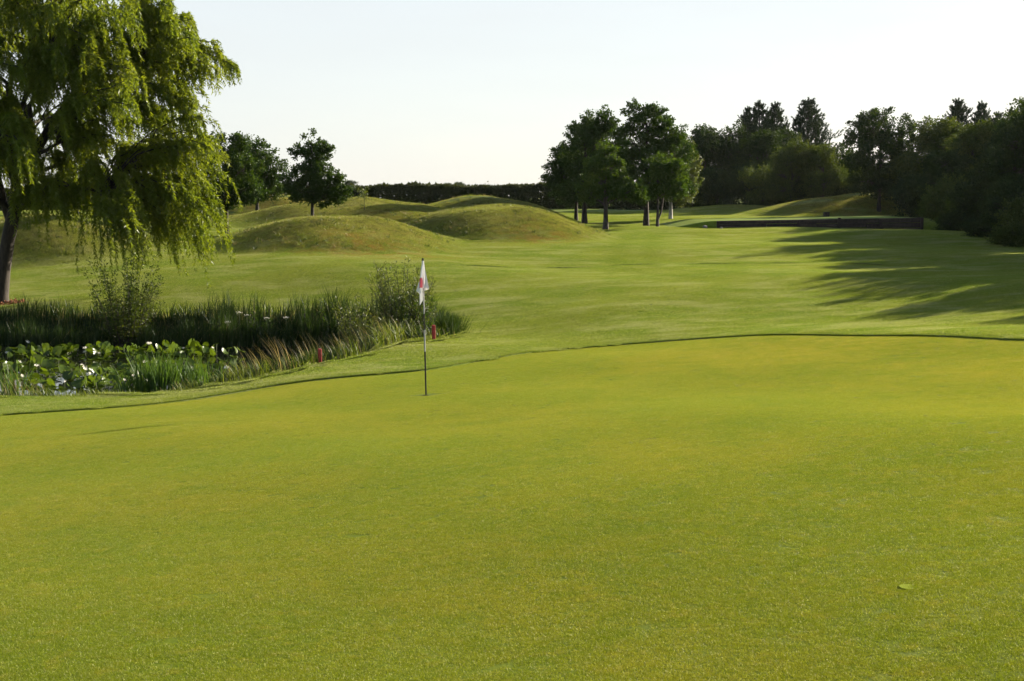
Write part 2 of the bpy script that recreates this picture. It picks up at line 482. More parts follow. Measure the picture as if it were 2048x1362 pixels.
pond_px = [(-260, 797, 24.2), (-100, 790, 24.8), (0, 787, 25), (120, 785, 25), (240, 781, 25.1), (340, 776, 25.2), (430, 767, 25.5), (500, 758, 26), (560, 750, 26.6), (640, 735, 28), (720, 713, 29.5),
           (800, 692, 31), (870, 684, 32), (905, 676, 33), (915, 660, 34.3), (885, 648, 35.8), (760, 645, 37), (600, 645, 37.5), (400, 647, 37.7), (200, 646, 38), (0, 648, 38), (-150, 645, 38), (-300, 650, 37)]
pond = np.array([at(*p)[:2] for p in pond_px])
WATER = CAMZ - 4.0

def poly_sd(poly, X, Y):
    """signed distance to closed polygon, positive inside"""
    px = np.asarray(X, float).ravel(); py = np.asarray(Y, float).ravel()
    d = np.full(px.shape, 1e9); inside = np.zeros(px.shape, bool)
    n = len(poly)
    for i in range(n):
        x1, y1 = poly[i]; x2, y2 = poly[(i + 1) % n]
        ex, ey = x2 - x1, y2 - y1
        t = np.clip(((px - x1) * ex + (py - y1) * ey) / (ex * ex + ey * ey + 1e-12), 0, 1)
        d = np.minimum(d, np.hypot(px - x1 - t * ex, py - y1 - t * ey))
        c = ((y1 > py) != (y2 > py)) & (px < (x2 - x1) * (py - y1) / (y2 - y1 + 1e-12) + x1)
        inside ^= c
    return np.where(inside, d, -d).reshape(np.shape(X))

def wobble(X, Y):
    return (0.070 * np.sin(X * .24 + Y * .40 + 2.6) + 0.034 * np.sin(X * .55 + Y * .33 + 1.2) + 0.026 * np.sin(X * .31 - Y * .47 + .4) + 0.016 * np.sin(X * 1.05 + Y * .72) + 0.012 * np.sin(-X * .8 + Y * 1.25 + 2.0))

def ground_z(X, Y):
    X = np.asarray(X, float); Y = np.asarray(Y, float)
    z = base_z(X, Y) + wobble(X, Y)
    z = z + mound_h(X, Y)
    near = (Y > 18) & (Y < 45) & (X < 3)
    if np.any(near):
        sd = np.where(near, poly_sd(pond, X, Y), -1)
        k = sstep(0.0, 1.1, sd + 0.07 * np.sin(X * 5.1) + .06 * np.sin(Y * 4.3 + X * 2))
        z = z * (1 - k) + (WATER - 0.45) * k
    return z
def gz(x, y): return float(ground_z(np.array([x]), np.array([y]))[0])
def spot(u, Y, v=430):
    p = at(u, v, Y); return np.array((p[0], Y, gz(p[0], Y)))

# boundary of the green as a radius around the pin
def edge_radius(th):
    n = len(edge); out = np.zeros(len(th))
    # smooth the outline first
    pts = edge
    for _ in range(2):
        a = pts * .75 + np.roll(pts, -1, 0) * .25; b_ = pts * .25 + np.roll(pts, -1, 0) * .75
        pts = np.stack([a, b_], 1).reshape(-1, 2)
    rel = pts - PIN
    for i, t in enumerate(th):
        c, s_ = math.cos(t), math.sin(t)
        x1, y1 = rel[:, 0], rel[:, 1]; x2, y2 = np.roll(rel[:, 0], -1), np.roll(rel[:, 1], -1)
        den = c * (y2 - y1) - s_ * (x2 - x1)
        with np.errstate(divide='ignore', invalid='ignore'):
            r = (x1 * (y2 - y1) - y1 * (x2 - x1)) / den
            k = (x1 * s_ - y1 * c) / den
        ok = (k >= -1e-6) & (k <= 1 + 1e-6) & (r > 0)
        out[i] = r[ok].max() if ok.any() else 5
    return out

th = np.concatenate([np.linspace(math.radians(2), math.radians(178), 760), np.linspace(math.radians(178), math.radians(362), 122)[1:-1]])
RB = edge_radius(th)
NT = len(th)
# ---- putting green: rings from the hole to the edge
fr = np.concatenate([[0.0], np.linspace(0.015, 1, 40) ** 1.1])
HOLE_R = 0.054
rr = HOLE_R + (RB[None] - HOLE_R) * fr[:, None]
GX = PIN[0] + rr * np.cos(th)[None]; GY = PIN[1] + rr * np.sin(th)[None]
GZ = ground_z(GX, GY)
def grid_faces(nr, nt):
    i = np.arange(nr - 1)[:, None] * nt; j = np.arange(nt)[None]; j2 = (j + 1) % nt
    return np.stack([i + j, i + nt + j, i + nt + j2, i + j2], -1).reshape(-1, 4)
me = mesh_np('putting_green', np.stack([GX, GY, GZ], -1).reshape(-1, 3), grid_faces(len(fr), NT))
d_far = np.exp(-(((GX - 6.2) / 4.5) ** 2 + ((GY - 26) / 3.0) ** 2)) + .7 * np.exp(-(((GX - 7.5) / 3) ** 2 + ((GY - 20) / 3.5) ** 2)) + .35 * np.exp(-(((GX + 4) / 2.5) ** 2 + ((GY - 12.5) / 1.2) ** 2))
me.attributes.new('dry', 'FLOAT', 'POINT').data.foreach_set('value', np.clip(d_far, 0, .9).ravel().astype(np.float32))
o = mobj('putting_green', me, M_green); tag(o, 'closely mown yellow-green putting green in the foreground', kind='structure')

# ---- ground around it, one sheet from the lip of the green to the horizon
LIP = 0.023
offs = [0, 0, .012, .03, .06, .10, .16, .24, .34] + list(np.arange(.46, 14, .19)) + list(np.arange(14, 50, .36)) + list(np.arange(50, 95, .9)) + [97, 101, 106, 114, 125, 140, 165, 200, 270, 400, 700, 1300, 2600, 5200]
offs = np.array(offs)
rr = RB[None] + offs[:, None]
X = PIN[0] + rr * np.cos(th)[None]; Y = PIN[1] + rr * np.sin(th)[None]
Z = ground_z(X, Y)
lip = np.full(len(offs), LIP); lip[0] = -0.02; lip[1] = LIP * .85
Z = Z + lip[:, None]
nz = rng.normal(size=Z.shape) * .003; nz[:2] = 0
Z = Z + nz * (np.minimum(offs, 3) / 3)[:, None]
me = mesh_np('ground', np.stack([X, Y, Z], -1).reshape(-1, 3), grid_faces(len(offs), NT))
mh = mound_h(X, Y)
dry = np.zeros(X.shape)
def blob(u, v, Y0, rx, ry, a):
    p = at(u, v, Y0); return a * np.exp(-(((X - p[0]) / rx) ** 2 + ((Y - p[1]) / ry) ** 2))
dry += blob(780, 468, 50.5, 2.6, 1.9, 1.0) + blob(690, 440, 52, 1.6, 1.2, .55) + blob(1070, 445, 58.5, 1.9, 1.8, 1.15) + blob(560, 470, 50.5, 2.0, 1.4, .3) + blob(540, 415, 80, 2.2, 2, .8)
dry += blob(820, 415, 66, 2.5, 2, .45) + blob(1690, 410, 88, 3.5, 3, .55) + blob(1020, 408, 74, 2, 2, .4) + blob(880, 490, 54, 2.2, 1.4, .3)
dew = np.full(X.shape, 1.0)
for path in ([(1262, 470, 66), (1248, 490, 58), (1232, 525, 49)], [(1305, 470, 66), (1301, 490, 58), (1300, 526, 48.5)], [(1300, 532, 47.8), (1420, 550, 44)], [(1240, 535, 47.5), (1380, 562, 42)]):
    pp = np.array([at(*p)[:2] for p in path])
    for i in range(len(pp) - 1):
        a, b_ = pp[i], pp[i + 1]; e = b_ - a
        t = np.clip(((X - a[0]) * e[0] + (Y - a[1]) * e[1]) / (e @ e), 0, 1)
        dd = np.hypot(X - a[0] - t * e[0], Y - a[1] - t * e[1])
        dew = np.minimum(dew, sstep(.15, .55, dd))
for nm, arr in (('dry', np.clip(dry, 0, 1)), ('dew', dew), ('long', np.clip(mh * 1.6, 0, 1))):
    me.attributes.new(nm, 'FLOAT', 'POINT').data.foreach_set('value', arr.ravel().astype(np.float32))
o = mobj('ground', me, M_turf); tag(o, 'dewy fairway with grassy mounds running back to the trees', kind='structure')

# ---- pond water
bm = bmesh.new()
cx = pond.mean(0); grow = []
for p in pond: grow.append(bm.verts.new((p[0] + (cx[0] - p[0]) * .0, p[1] + (cx[1] - p[1]) * .0, WATER)))
bm.faces.new(grow); bmesh.ops.triangulate(bm, faces=bm.faces[:])
me = bpy.data.meshes.new('pond_water'); bm.normal_update(); bm.to_mesh(me); bm.free()
m, nt, out = new_mat('pond_water'); b = NB(nt)
tc = b.n('ShaderNodeTexCoord'); p = b.n('ShaderNodeBsdfPrincipled')
p.inputs['Base Color'].default_value = (.006, .007, .005, 1); p.inputs['Roughness'].default_value = .04; p.inputs['IOR'].default_value = 1.33
bp = b.n('ShaderNodeBump'); bp.inputs['Strength'].default_value = .03; bp.inputs['Distance'].default_value = .02
b.l(b.noise(tc.outputs['Object'], 5, 3), bp.inputs['Height']); b.l(bp.outputs[0], p.inputs['Normal']); b.l(p.outputs[0], out.inputs['Surface'])
o = mobj('water', me, m); tag(o, 'dark still pond water among lily leaves', kind='structure')

# ------------------------------------------------------------------ mown blades over the turf
def patch_mesh(name, size, n, h0, h1, w0, w1, lean):
    P = np.c_[rng.uniform(-size / 2, size / 2, (n, 2)), np.zeros(n)]
    a = rng.uniform(0, math.pi, n); sx = np.stack([np.cos(a), np.sin(a), np.zeros(n)], 1) * (rng.uniform(w0, w1, n) / 2)[:, None]
    h = rng.uniform(h0, h1, n); ln = rng.normal(size=(n, 2)) * lean
    tip = P + np.c_[ln * h[:, None], h]
    P[:, 2] -= .002
    V = np.stack([P - sx, P + sx, tip], 1).reshape(-1, 3)
    return mesh_np(name, V, np.arange(n * 3).reshape(n, 3), False)

def scatter(name, label, V, Fc, attrs, patches, mat, dmin, dmax, seed, sc_attr=None):
    me = mesh_np(name, V, Fc)
    for k, arr in attrs.items(): me.attributes.new(k, 'FLOAT', 'POINT').data.foreach_set('value', arr.ravel().astype(np.float32))
    o = mobj(name, me, mat); tag(o, label, 'grass', kind='stuff')
    ng = bpy.data.node_groups.new(name + '_scatter', 'GeometryNodeTree')
    ng.interface.new_socket('Geometry', in_out='INPUT', socket_type='NodeSocketGeometry'); ng.interface.new_socket('Geometry', in_out='OUTPUT', socket_type='NodeSocketGeometry')
    N = ng.nodes.new; Lk = ng.links.new
    gi, go = N('NodeGroupInput'), N('NodeGroupOutput')
    ds = N('GeometryNodeDistributePointsOnFaces'); ds.distribute_method = 'POISSON'
    ds.inputs['Distance Min'].default_value = dmin; ds.inputs['Density Max'].default_value = dmax; ds.inputs['Seed'].default_value = seed
    Lk(gi.outputs[0], ds.inputs['Mesh'])
    jn = N('GeometryNodeJoinGeometry')
    for pm in patches:
        po = bpy.data.objects.new(pm.name, pm); pm.materials.append(mat)
        oi = N('GeometryNodeObjectInfo'); oi.inputs['Object'].default_value = po; oi.inputs['As Instance'].default_value = True
        Lk(oi.outputs['Geometry'], jn.inputs[0])
    ip = N('GeometryNodeInstanceOnPoints'); ip.inputs['Pick Instance'].default_value = True
    rr_ = N('FunctionNodeRandomValue'); rr_.data_type = 'FLOAT_VECTOR'; rr_.inputs[0].default_value = (0, 0, 0); rr_.inputs[1].default_value = (0, 0, 6.283)
    er = N('FunctionNodeEulerToRotation'); Lk(rr_.outputs[0], er.inputs[0])
    ro = N('FunctionNodeRotateRotation'); ro.rotation_space = 'LOCAL'; Lk(ds.outputs['Rotation'], ro.inputs[0]); Lk(er.outputs[0], ro.inputs[1])
    Lk(ds.outputs['Points'], ip.inputs['Points']); Lk(jn.outputs[0], ip.inputs['Instance']); Lk(ro.outputs[0], ip.inputs['Rotation'])
    if sc_attr:
        na = N('GeometryNodeInputNamedAttribute'); na.data_type = 'FLOAT'; na.inputs[0].default_value = sc_attr
        mr = N('ShaderNodeMapRange'); mr.inputs['To Min'].default_value = 1; mr.inputs['To Max'].default_value = 2.0; Lk(na.outputs[0], mr.inputs['Value'])
        cx_ = N('ShaderNodeCombineXYZ'); cx_.inputs[0].default_value = 1; cx_.inputs[1].default_value = 1; Lk(mr.outputs[0], cx_.inputs[2]); Lk(cx_.outputs[0], ip.inputs['Scale'])
    Lk(ip.outputs[0], go.inputs[0])
    md = o.modifiers.new('scatter', 'NODES'); md.node_group = ng
    return o

def sub_mesh(Xa, Ya, Za, cond):
    fc = grid_faces(*Xa.shape); V = np.stack([Xa, Ya, Za], -1).reshape(-1, 3)
    c = V[fc].mean(1); keep = cond(c[:, 0], c[:, 1], c[:, 2]); fc = fc[keep]
    used = np.unique(fc); mp = np.full(len(V), -1); mp[used] = np.arange(len(used))
    return V[used], mp[fc], used
Vg, Fg, ug = sub_mesh(GX, GY, GZ, lambda x, y, z: (y > 5.0) & (np.abs(x) < .43 * y + .5) & (np.hypot(x - PIN[0], y - PIN[1]) > .27))
scatter('green_grass', 'fine close-cut grass blades of the putting green', Vg, Fg, {'dry': np.clip(d_far, 0, .9).ravel()[ug]},
        [patch_mesh('green_patch', .24, 2100, .004, .009, .0019, .0031, .75) for _ in range(4)], M_gblade, .095, 130, 1)
Vg, Fg, ug = sub_mesh(X[::2, ::2], Y[::2, ::2], Z[::2, ::2], lambda x, y, z: (y > 19) & (y < 100) & (np.abs(x) < .43 * y + 1) & (z > WATER + .25) & (np.hypot(x - PIN[0], y - PIN[1]) > np.interp(np.arctan2(y - PIN[1], x - PIN[0]), th[:760], RB[:760]) + .38))
scatter('fairway_grass', 'short dewy grass of the fairway and mounds', Vg, Fg, {'dry': np.clip(dry, 0, 1)[::2, ::2].ravel()[ug], 'dew': dew[::2, ::2].ravel()[ug], 'long': np.clip(mh * 1.6, 0, 1)[::2, ::2].ravel()[ug]},
        [patch_mesh('fairway_patch', .66, 3200, .012, .034, .005, .009, .8) for _ in range(4)], M_fblade, .27, 17, 2, 'long')

# ------------------------------------------------------------------ trees
def limb(T, A, B, r0, r1, bow=0.15, n=5, sides=5):
    A, B = np.asarray(A, float), np.asarray(B, float)
    t = np.linspace(0, 1, n)[:, None]
    d = np.linalg.norm(B - A)
    pts = A + (B - A) * t
    pts[:, 2] += (np.sin(t[:, 0] * math.pi) * d * bow)
    j = rng.normal(size=(n, 3)) * d * .025; j[0] = 0; pts = pts + j
    T.add(pts, r0 + (r1 - r0) * t[:, 0], sides)
    return pts

def tree_meshes(name, H, trunk_top, r0, lobes, nclus, per, leaf, spread, lean=(0, 0), fork=0, leafdir='up', tips=0.5, forkz=None):
    """lobes: (x, y, z, rx, ry, rz). returns trunk mesh, crown mesh"""
    T = Tubes()
    n = 8; t = np.linspace(0, 1, n)
    tx = lean[0] * t ** 1.5 + rng.normal(size=n) * .015 * H * t * .5; ty = lean[1] * t ** 1.5 + rng.normal(size=n) * .015 * H * t * .5
    tz = t * trunk_top
    tr = r0 * (1 - .72 * t); tr[0] *= 1.35
    tr[1] *= 1.05
    trunk = np.stack([tx, ty, tz - np.where(t == 0, .12, 0)], 1)
    T.add(trunk, tr, 9)
    if fork:
        fz = forkz or trunk_top * .35
        f = trunk[np.argmin(abs(tz - fz))]
        T.add(np.array([f, f + (r0 * 2.2, .05, .25 * fork), f + (r0 * 3.2, .1, fork * .6), f + (r0 * 4.4, .2, fork)]), [r0 * .75, r0 * .6, r0 * .5, r0 * .3], 7)
    L = np.array(lobes, float)
    w = (L[:, 3] * L[:, 4] + L[:, 3] * L[:, 5] + L[:, 4] * L[:, 5]); w /= w.sum()
    which = rng.choice(len(L), nclus, p=w)
    dr = rand_dirs(nclus); rad = rng.uniform(.35, 1.04, nclus) ** .6
    C = L[which, :3] + dr * L[which, 3:] * rad[:, None]
    # main limbs to the lobes, twigs to clusters
    ends = []
    for lo in L:
        z = min(max(lo[2] - lo[5] * .6 - .3, trunk_top * .30), trunk_top * .97)
        k = np.interp(z, tz, np.arange(n)); a = trunk[int(k)] + (trunk[min(int(k) + 1, n - 1)] - trunk[int(k)]) * (k - int(k))
        pts = limb(T, a, lo[:3], r0 * .38, r0 * .13, .08, 5, 6); ends.append(pts)
    for i in range(0, nclus):
        if rng.random() < .55:
            pts = ends[which[i]]; s_ = pts[rng.integers(2, len(pts))]
            limb(T, s_, C[i], r0 * .085 + .004, .006, .05, 3, 3)
    cnt = np.maximum(4, (per * rng.uniform(.55, 1.45, nclus))).astype(int)
    ci = np.repeat(np.arange(nclus), cnt); m_ = len(ci)
    sp = spread * rng.uniform(.7, 1.3, nclus)
    off = rng.normal(size=(m_, 3)) * sp[ci][:, None] * np.array((1, 1, .75))
    # a few clusters stick out as sprays
    outw = unit(C - L[which, :3]) * np.array((1, 1, .6)) + np.array((0, 0, .35))
    spray = (rng.random(nclus) < tips)
    along = rng.random(m_) * spray[ci]
    P = C[ci] + off * (1 - .55 * along)[:, None] + outw[ci] * (along * spread * 2.6)[:, None]
    D = rand_dirs(m_)
    if leafdir == 'up': D = D + np.array((0, 0, .15))
    else: D = D * .7 + np.array((0, 0, -1.0))
    N = rand_dirs(m_) + np.array((0, 0, .9 if leafdir == 'up' else .1))
    ls = leaf * rng.uniform(.65, 1.35, m_)
    return T.mesh(name + '_trunk'), leaf_mesh(name + '_crown', P, D, N, ls, ls * .66)

def make_tree(name, label, loc, tm, cm, bark, leafm, group=None, rz=0, sc3=(1, 1, 1), cat='tree'):
    e = empty(name, loc, rz, sc3); tag(e, label, cat, group)
    mobj('trunk', tm, bark, e); mobj('crown', cm, leafm, e)
    return e

def lobes_px(u0, Y, base, lst, depth=1.0):
    """measured lobes (u, v, ru, rv[, dy]) turned into metres round the trunk foot"""
    out_ = []
    for it in lst:
        u, v, ru, rv = it[:4]; dy = it[4] if len(it) > 4 else rng.uniform(-.25, .25)
        p = at(u, v, Y); mpp = Y / F
        r = (ru + rv) / 2 * mpp * depth
        out_.append((p[0] - base[0], dy, p[2] - base[2], ru * mpp, r, rv * mpp))
    return out_

def px_tree(name, label, u, Y, top_v, r0, lst, nclus, per, leaf, spread, bark, leafm, trunk_frac=.85, group=None, fork=0, forkz=None, leafdir='up', lean=(0, 0), tips=.5, u_off=0, vbase=None):
    base = spot(u, Y, vbase or 445)
    H = at(u, top_v, Y)[2] - base[2]
    lb = lobes_px(u, Y, base, lst)
    tm, cm = tree_meshes(name, H, H * trunk_frac, r0, lb, int(nclus * .85), per * 1.08, leaf * 1.05, spread * .8, lean, fork, leafdir, max(tips, .75), forkz)
    return make_tree(name, label, base, tm, cm, bark, leafm, group)

# -- trees on the mounds at the left
px_tree('oak_tree', 'dark oak on a thin trunk partly hidden behind the willow', 453, 60, 264, .10,
        [(455, 300, 36, 30), (480, 290, 14, 22), (430, 345, 42, 32), (485, 340, 34, 34), (400, 385, 36, 26), (455, 385, 48, 26), (500, 380, 28, 24), (440, 400, 44, 16)], 440, 60, .10, .145, M_bark, M_oak, .85, 'trees on the mounds')
px_tree('ash_tree', 'rounded feathery tree right behind the dark oak on the mounds', 515, 73, 284, .10,
        [(515, 315, 30, 28), (535, 345, 32, 30), (505, 370, 36, 34), (545, 375, 24, 24), (490, 340, 26, 30)], 380, 60, .11, .17, M_bark, M_oak, .8, 'trees on the mounds', leafdir='up')
px_tree('oak_tree', 'lone small oak with a narrow ragged top rising from the mounds', 625, 64.5, 264, .095,
        [(616, 278, 9, 14), (645, 292, 8, 14), (598, 305, 14, 14), (632, 308, 26, 20), (655, 305, 12, 10), (625, 345, 26, 24), (592, 362, 22, 18), (648, 362, 34, 26), (672, 380, 24, 24), (610, 385, 34, 18), (650, 396, 34, 16)], 420, 60, .10, .125, M_bark, M_oak, .9, 'trees on the mounds', tips=.7)
px_tree('young_sapling', 'tiny bright green sapling on top of a mound before the hedge', 729, 67.5, 378, .018,
        [(729, 389, 6, 10)], 14, 14, .10, .10, M_bark, M_birchl, .7, 'trees on the mounds')
# -- cluster in the centre
GRP = 'trees in the clump beside the tee'
px_tree('oak_tree', 'left-hand thin dark trunk of the clump with low sloping crown', 1152, 80, 250, .11,
        [(1160, 275, 22, 26), (1140, 320, 34, 30), (1118, 350, 28, 24), (1150, 380, 50, 30), (1105, 355, 16, 14), (1170, 330, 36, 34)], 440, 60, .12, .17, M_bark, M_oak, .8, GRP)
px_tree('oak_tree', 'tall dark-crowned tree with stout trunk just right of the leftmost trunk', 1169, 77, 222, .15,
        [(1198, 245, 30, 24), (1175, 275, 36, 28), (1215, 280, 38, 36), (1180, 320, 48, 36), (1225, 330, 40, 40), (1180, 375, 56, 32)], 560, 60, .12, .17, M_bark, M_oak, .8, GRP)
px_tree('maple_tree', 'light green small tree with pale leaning trunk at the front of the clump', 1211, 69.5, 290, .135,
        [(1212, 305, 14, 18), (1220, 335, 22, 22), (1190, 330, 18, 16), (1200, 365, 34, 28), (1232, 375, 26, 26), (1258, 385, 30, 18), (1275, 392, 18, 14), (1180, 390, 22, 20)], 400, 55, .115, .13, M_barkg, M_oakl, .85, GRP, tips=.6)
px_tree('oak_tree', 'tallest dark tree of the clump with a broad jagged top', 1292, 75, 208, .15,
        [(1280, 225, 22, 18), (1300, 250, 42, 30), (1330, 275, 38, 30), (1265, 285, 38, 36), (1345, 320, 40, 40), (1290, 335, 52, 44), (1260, 375, 40, 28), (1340, 370, 44, 26)], 640, 60, .12, .17, M_bark, M_oak, .85, GRP)
px_tree('maple_tree', 'small light green tree with a forked trunk in front of the white birch', 1315, 71.5, 316, .085,
        [(1322, 335, 22, 20), (1345, 345, 22, 22), (1310, 365, 26, 22), (1345, 375, 30, 20), (1300, 385, 18, 14)], 280, 55, .115, .14, M_barkg, M_oakl, .75, GRP, fork=1.6, forkz=.5)
px_tree('birch_tree', 'white-trunked birch with drooping leaves at the right of the clump', 1341, 82, 268, .11,
        [(1350, 300, 28, 30), (1370, 335, 24, 34), (1372, 365, 22, 34), (1345, 360, 30, 34), (1360, 385, 28, 22)], 360, 60, .115, .17, M_birch, M_birchl, .85, GRP, leafdir='down')

# -- prototypes for the wood on the right
def proto(kind, seed):
    global rng
    keep = rng; rng = np.random.default_rng(seed)
    if kind == 'round':
        lb = []
        for i in range(13):
            d = rand_dirs(1)[0]; lb.append((d[0] * 1.55, d[1] * 1.5, 4.1 + d[2] * 2.1, rng.uniform(.9, 1.4), rng.uniform(.9, 1.4), rng.uniform(.8, 1.2)))
        r = tree_meshes('round', 7.0, 5.2, .17, lb, 560, 46, .160, .20, tips=.8)
    elif kind == 'tall':
        lb = []
        for i in range(15):
            z = rng.uniform(1.0, 6.3); k = 1 - (abs(z - 3.0) / 4.4) ** 2; a = rng.uniform(0, 6.28)
            lb.append((math.cos(a) * 1.35 * k, math.sin(a) * 1.35 * k, z, .75 + .5 * k, .75 + .5 * k, 1.0))
        r = tree_meshes('tall', 7.0, 6.0, .16, lb, 560, 46, .160, .20, tips=.85)
    elif kind == 'bush':
        lb = []
        for i in range(9):
            a = rng.uniform(0, 6.28); q = rng.uniform(0, 1.3)
            lb.append((math.cos(a) * q, math.sin(a) * q, rng.uniform(.6, 2.2), rng.uniform(.7, 1.0), rng.uniform(.7, 1.0), rng.uniform(.6, .9)))
        r = tree_meshes('bush', 3.0, 1.7, .09, lb, 300, 40, .15, .20, tips=.6)
    elif kind == 'pine':
        T = Tubes(); Hh = 8.0
        T.add([(0, 0, -.1), (.03, .02, Hh * .4), (.0, .03, Hh * .75), (0, 0, Hh - .1)], [.17, .12, .06, .015], 8)
        P, D = [], []
        def shoot(c, d, ln, n):
            t = rng.random(n) ** .8
            dd = unit(rand_dirs(n) + d * 1.15)
            P.append(c + d * (t * ln)[:, None]); D.append(dd)
        shoot(np.array((0, 0, Hh - .95)), np.array((0, 0, 1.)), 1.05, 170)
        z = 1.0
        while z < Hh - .35:
            k = (Hh - z) / Hh
            R = 2.7 * k ** .85 * rng.uniform(.7, 1.1) + .06
            nb = 7
            a0 = rng.uniform(0, 6.28)
            for i in range(nb):
                a = a0 + i * 6.283 / nb + rng.uniform(-.25, .25); Rr = R * rng.uniform(.65, 1.12)
                A = np.array((0, 0, z)); Bp = np.array((math.cos(a) * Rr, math.sin(a) * Rr, z + Rr * rng.uniform(.28, .6)))
                pts = limb(T, A, Bp, .035 * k + .012, .008, -.06, 4, 4)
                for j in range(int(4 + Rr * 8)):
                    f_ = rng.uniform(.3, 1); c = A + (Bp - A) * f_ + rng.normal(size=3) * .10
                    d = unit(np.array((math.cos(a) * .45, math.sin(a) * .45, 1.0)) + rng.normal(size=3) * .22)
                    shoot(c, d, rng.uniform(.30, .75) * min(1, .3 + 1.6 * k), 30)
            z += rng.uniform(.36, .52)
        P = np.concatenate(P); D = np.concatenate(D)
        keepn = min(len(P), 95000); ix = rng.permutation(len(P))[:keepn]; P, D = P[ix], D[ix]
        ln = rng.uniform(.11, .19, len(P))
        r = (T.mesh('pine_trunk'), tri_leaf('pine_crown', P, D, ln, .046))
    rng = keep
    return r

PROTO = {}
for k, kind, seed, bk, lf in (('r1', 'round', 11, M_bark, M_wood), ('r2', 'round', 12, M_bark, M_bushl), ('t1', 'tall', 13, M_bark, M_wood), ('t2', 'tall', 14, M_bark, M_wood),
                              ('b1', 'bush', 15, M_bark, M_bushl), ('b2', 'bush', 16, M_bark, M_wood), ('p1', 'pine', 17, M_bark, M_pine), ('p2', 'pine', 18, M_bark, M_pine)):
    tm, cm = proto(kind, seed); tm.materials.append(bk); cm.materials.append(lf)
    co = np.empty(len(cm.vertices) * 3, np.float32); cm.vertices.foreach_get('co', co); co = co.reshape(-1, 3)
    PROTO[k] = (tm, cm, np.percentile(co[:, 2], 99.8), (np.percentile(co[:, 0], 99) - np.percentile(co[:, 0], 1)))

def plant(key, name, label, pos, height, width, group, rz=None, cat='tree', lf=None):
    tm, cm, h0, w0 = PROTO[key]
    e = empty(name, pos, rng.uniform(0, 6.28) if rz is None else rz, (width / w0, width / w0, height / h0)); tag(e, label, cat, group)
    link(bpy.data.objects.new('trunk', tm), e); c = link(bpy.data.objects.new('crown', cm), e)
    if lf is not None:
        c.material_slots[0].link = 'OBJECT'; c.material_slots[0].material = lf
    return e
def plant_px(key, name, label, u, Y, v_top, w_px, group, cat='tree', lf=None, sink=0.0):
    p = spot(u, Y, 420); p[2] -= sink
    return plant(key, name, label, p, at(u, v_top, Y)[2] - p[2], w_px * Y / F, group, cat=cat, lf=lf)

W = 'trees of the dark wood on the right'
plant_px('t1', 'broadleaf_tree', 'dark tree directly behind the white birch, left end of the wood', 1408, 106, 252, 95, W)
plant_px('t2', 'broadleaf_tree', 'dark bushy tree with light-tipped top left of the spired pine', 1455, 107, 244, 95, W)
plant_px('r1', 'broadleaf_tree', 'low dark tree under the spired pine', 1512, 105, 262, 90, W)
plant_px('p1', 'pine_tree', 'slim pine spire, leftmost of the pines', 1492, 112, 216, 76, W)
plant_px('p2', 'pine_tree', 'pine with two tall spires left of the broad pine', 1515, 113, 205, 100, W)
plant_px('p1', 'pine_tree', 'pine with flat side branches between the spires and the broad pine', 1546, 114, 207, 92, W)
plant_px('p2', 'pine_tree', 'broad conical pine standing alone against the sky', 1612, 112, 200, 130, W)
plant_px('t2', 'broadleaf_tree', 'light green tree with sunlit top below the broad pine', 1582, 99, 274, 78, W, lf=M_bushl)
plant_px('r2', 'broadleaf_tree', 'rounded tree with sunlit rim between the pale bush and the round tree', 1645, 98, 290, 92, W)
px_tree('broadleaf_tree', 'big round-crowned tree on a bare trunk on the slope behind the wall', 1757, 88, 222, .12,
        [(1742, 262, 42, 34), (1780, 260, 48, 36), (1722, 310, 34, 45), (1765, 318, 55, 50), (1802, 315, 38, 48), (1735, 362, 40, 32), (1788, 368, 42, 30)], 560, 56, .14, .20, M_bark, M_wood, .8, W)
plant_px('t1', 'broadleaf_tree', 'dark tree between the spired pines and the broad pine', 1562, 108, 258, 95, W)
plant_px('t2', 'broadleaf_tree', 'dark tree filling the gap left of the round-crowned tree', 1692, 104, 290, 95, W)
plant_px('r1', 'broadleaf_tree', 'dark tree below the pine peaks on the right', 1928, 90, 258, 140, W)
plant_px('t1', 'broadleaf_tree', 'dark tree behind the tall one at the right edge', 2025, 78, 246, 130, W)
plant_px('b2', 'bush', 'dark bush directly behind the bare trunk on the bank', 1752, 101, 335, 110, 'bushes under the wood', 'bush', sink=.15)
plant_px('r2', 'broadleaf_tree', 'broad tree with sunlit crown right of the round-crowned tree', 1862, 86, 238, 150, W)
plant_px('t1', 'broadleaf_tree', 'yellowish-topped tree in front of the right-hand pines', 1955, 80, 244, 125, W, lf=M_bushl)
plant_px('p1', 'pine_tree', 'pine peak left of the twin pines on the right', 1910, 101, 200, 104, W)
plant_px('p2', 'pine_tree', 'middle pine peak of the right-hand pines', 1956, 101, 206, 92, W)
plant_px('p1', 'pine_tree', 'shortest pine peak nearest the right edge', 1990, 102, 226, 84, W)
plant_px('t2', 'broadleaf_tree', 'tall tree cut off by the right edge of the picture', 2060, 64, 186, 150, W)
plant_px('t1', 'broadleaf_tree', 'dark tree just left of the tall tree at the right edge', 2005, 67, 292, 120, W)
plant_px('r1', 'broadleaf_tree', 'dark tree filling the gap right of the sunlit broad crown', 1905, 77, 300, 130, W)
U = 'bushes under the wood'
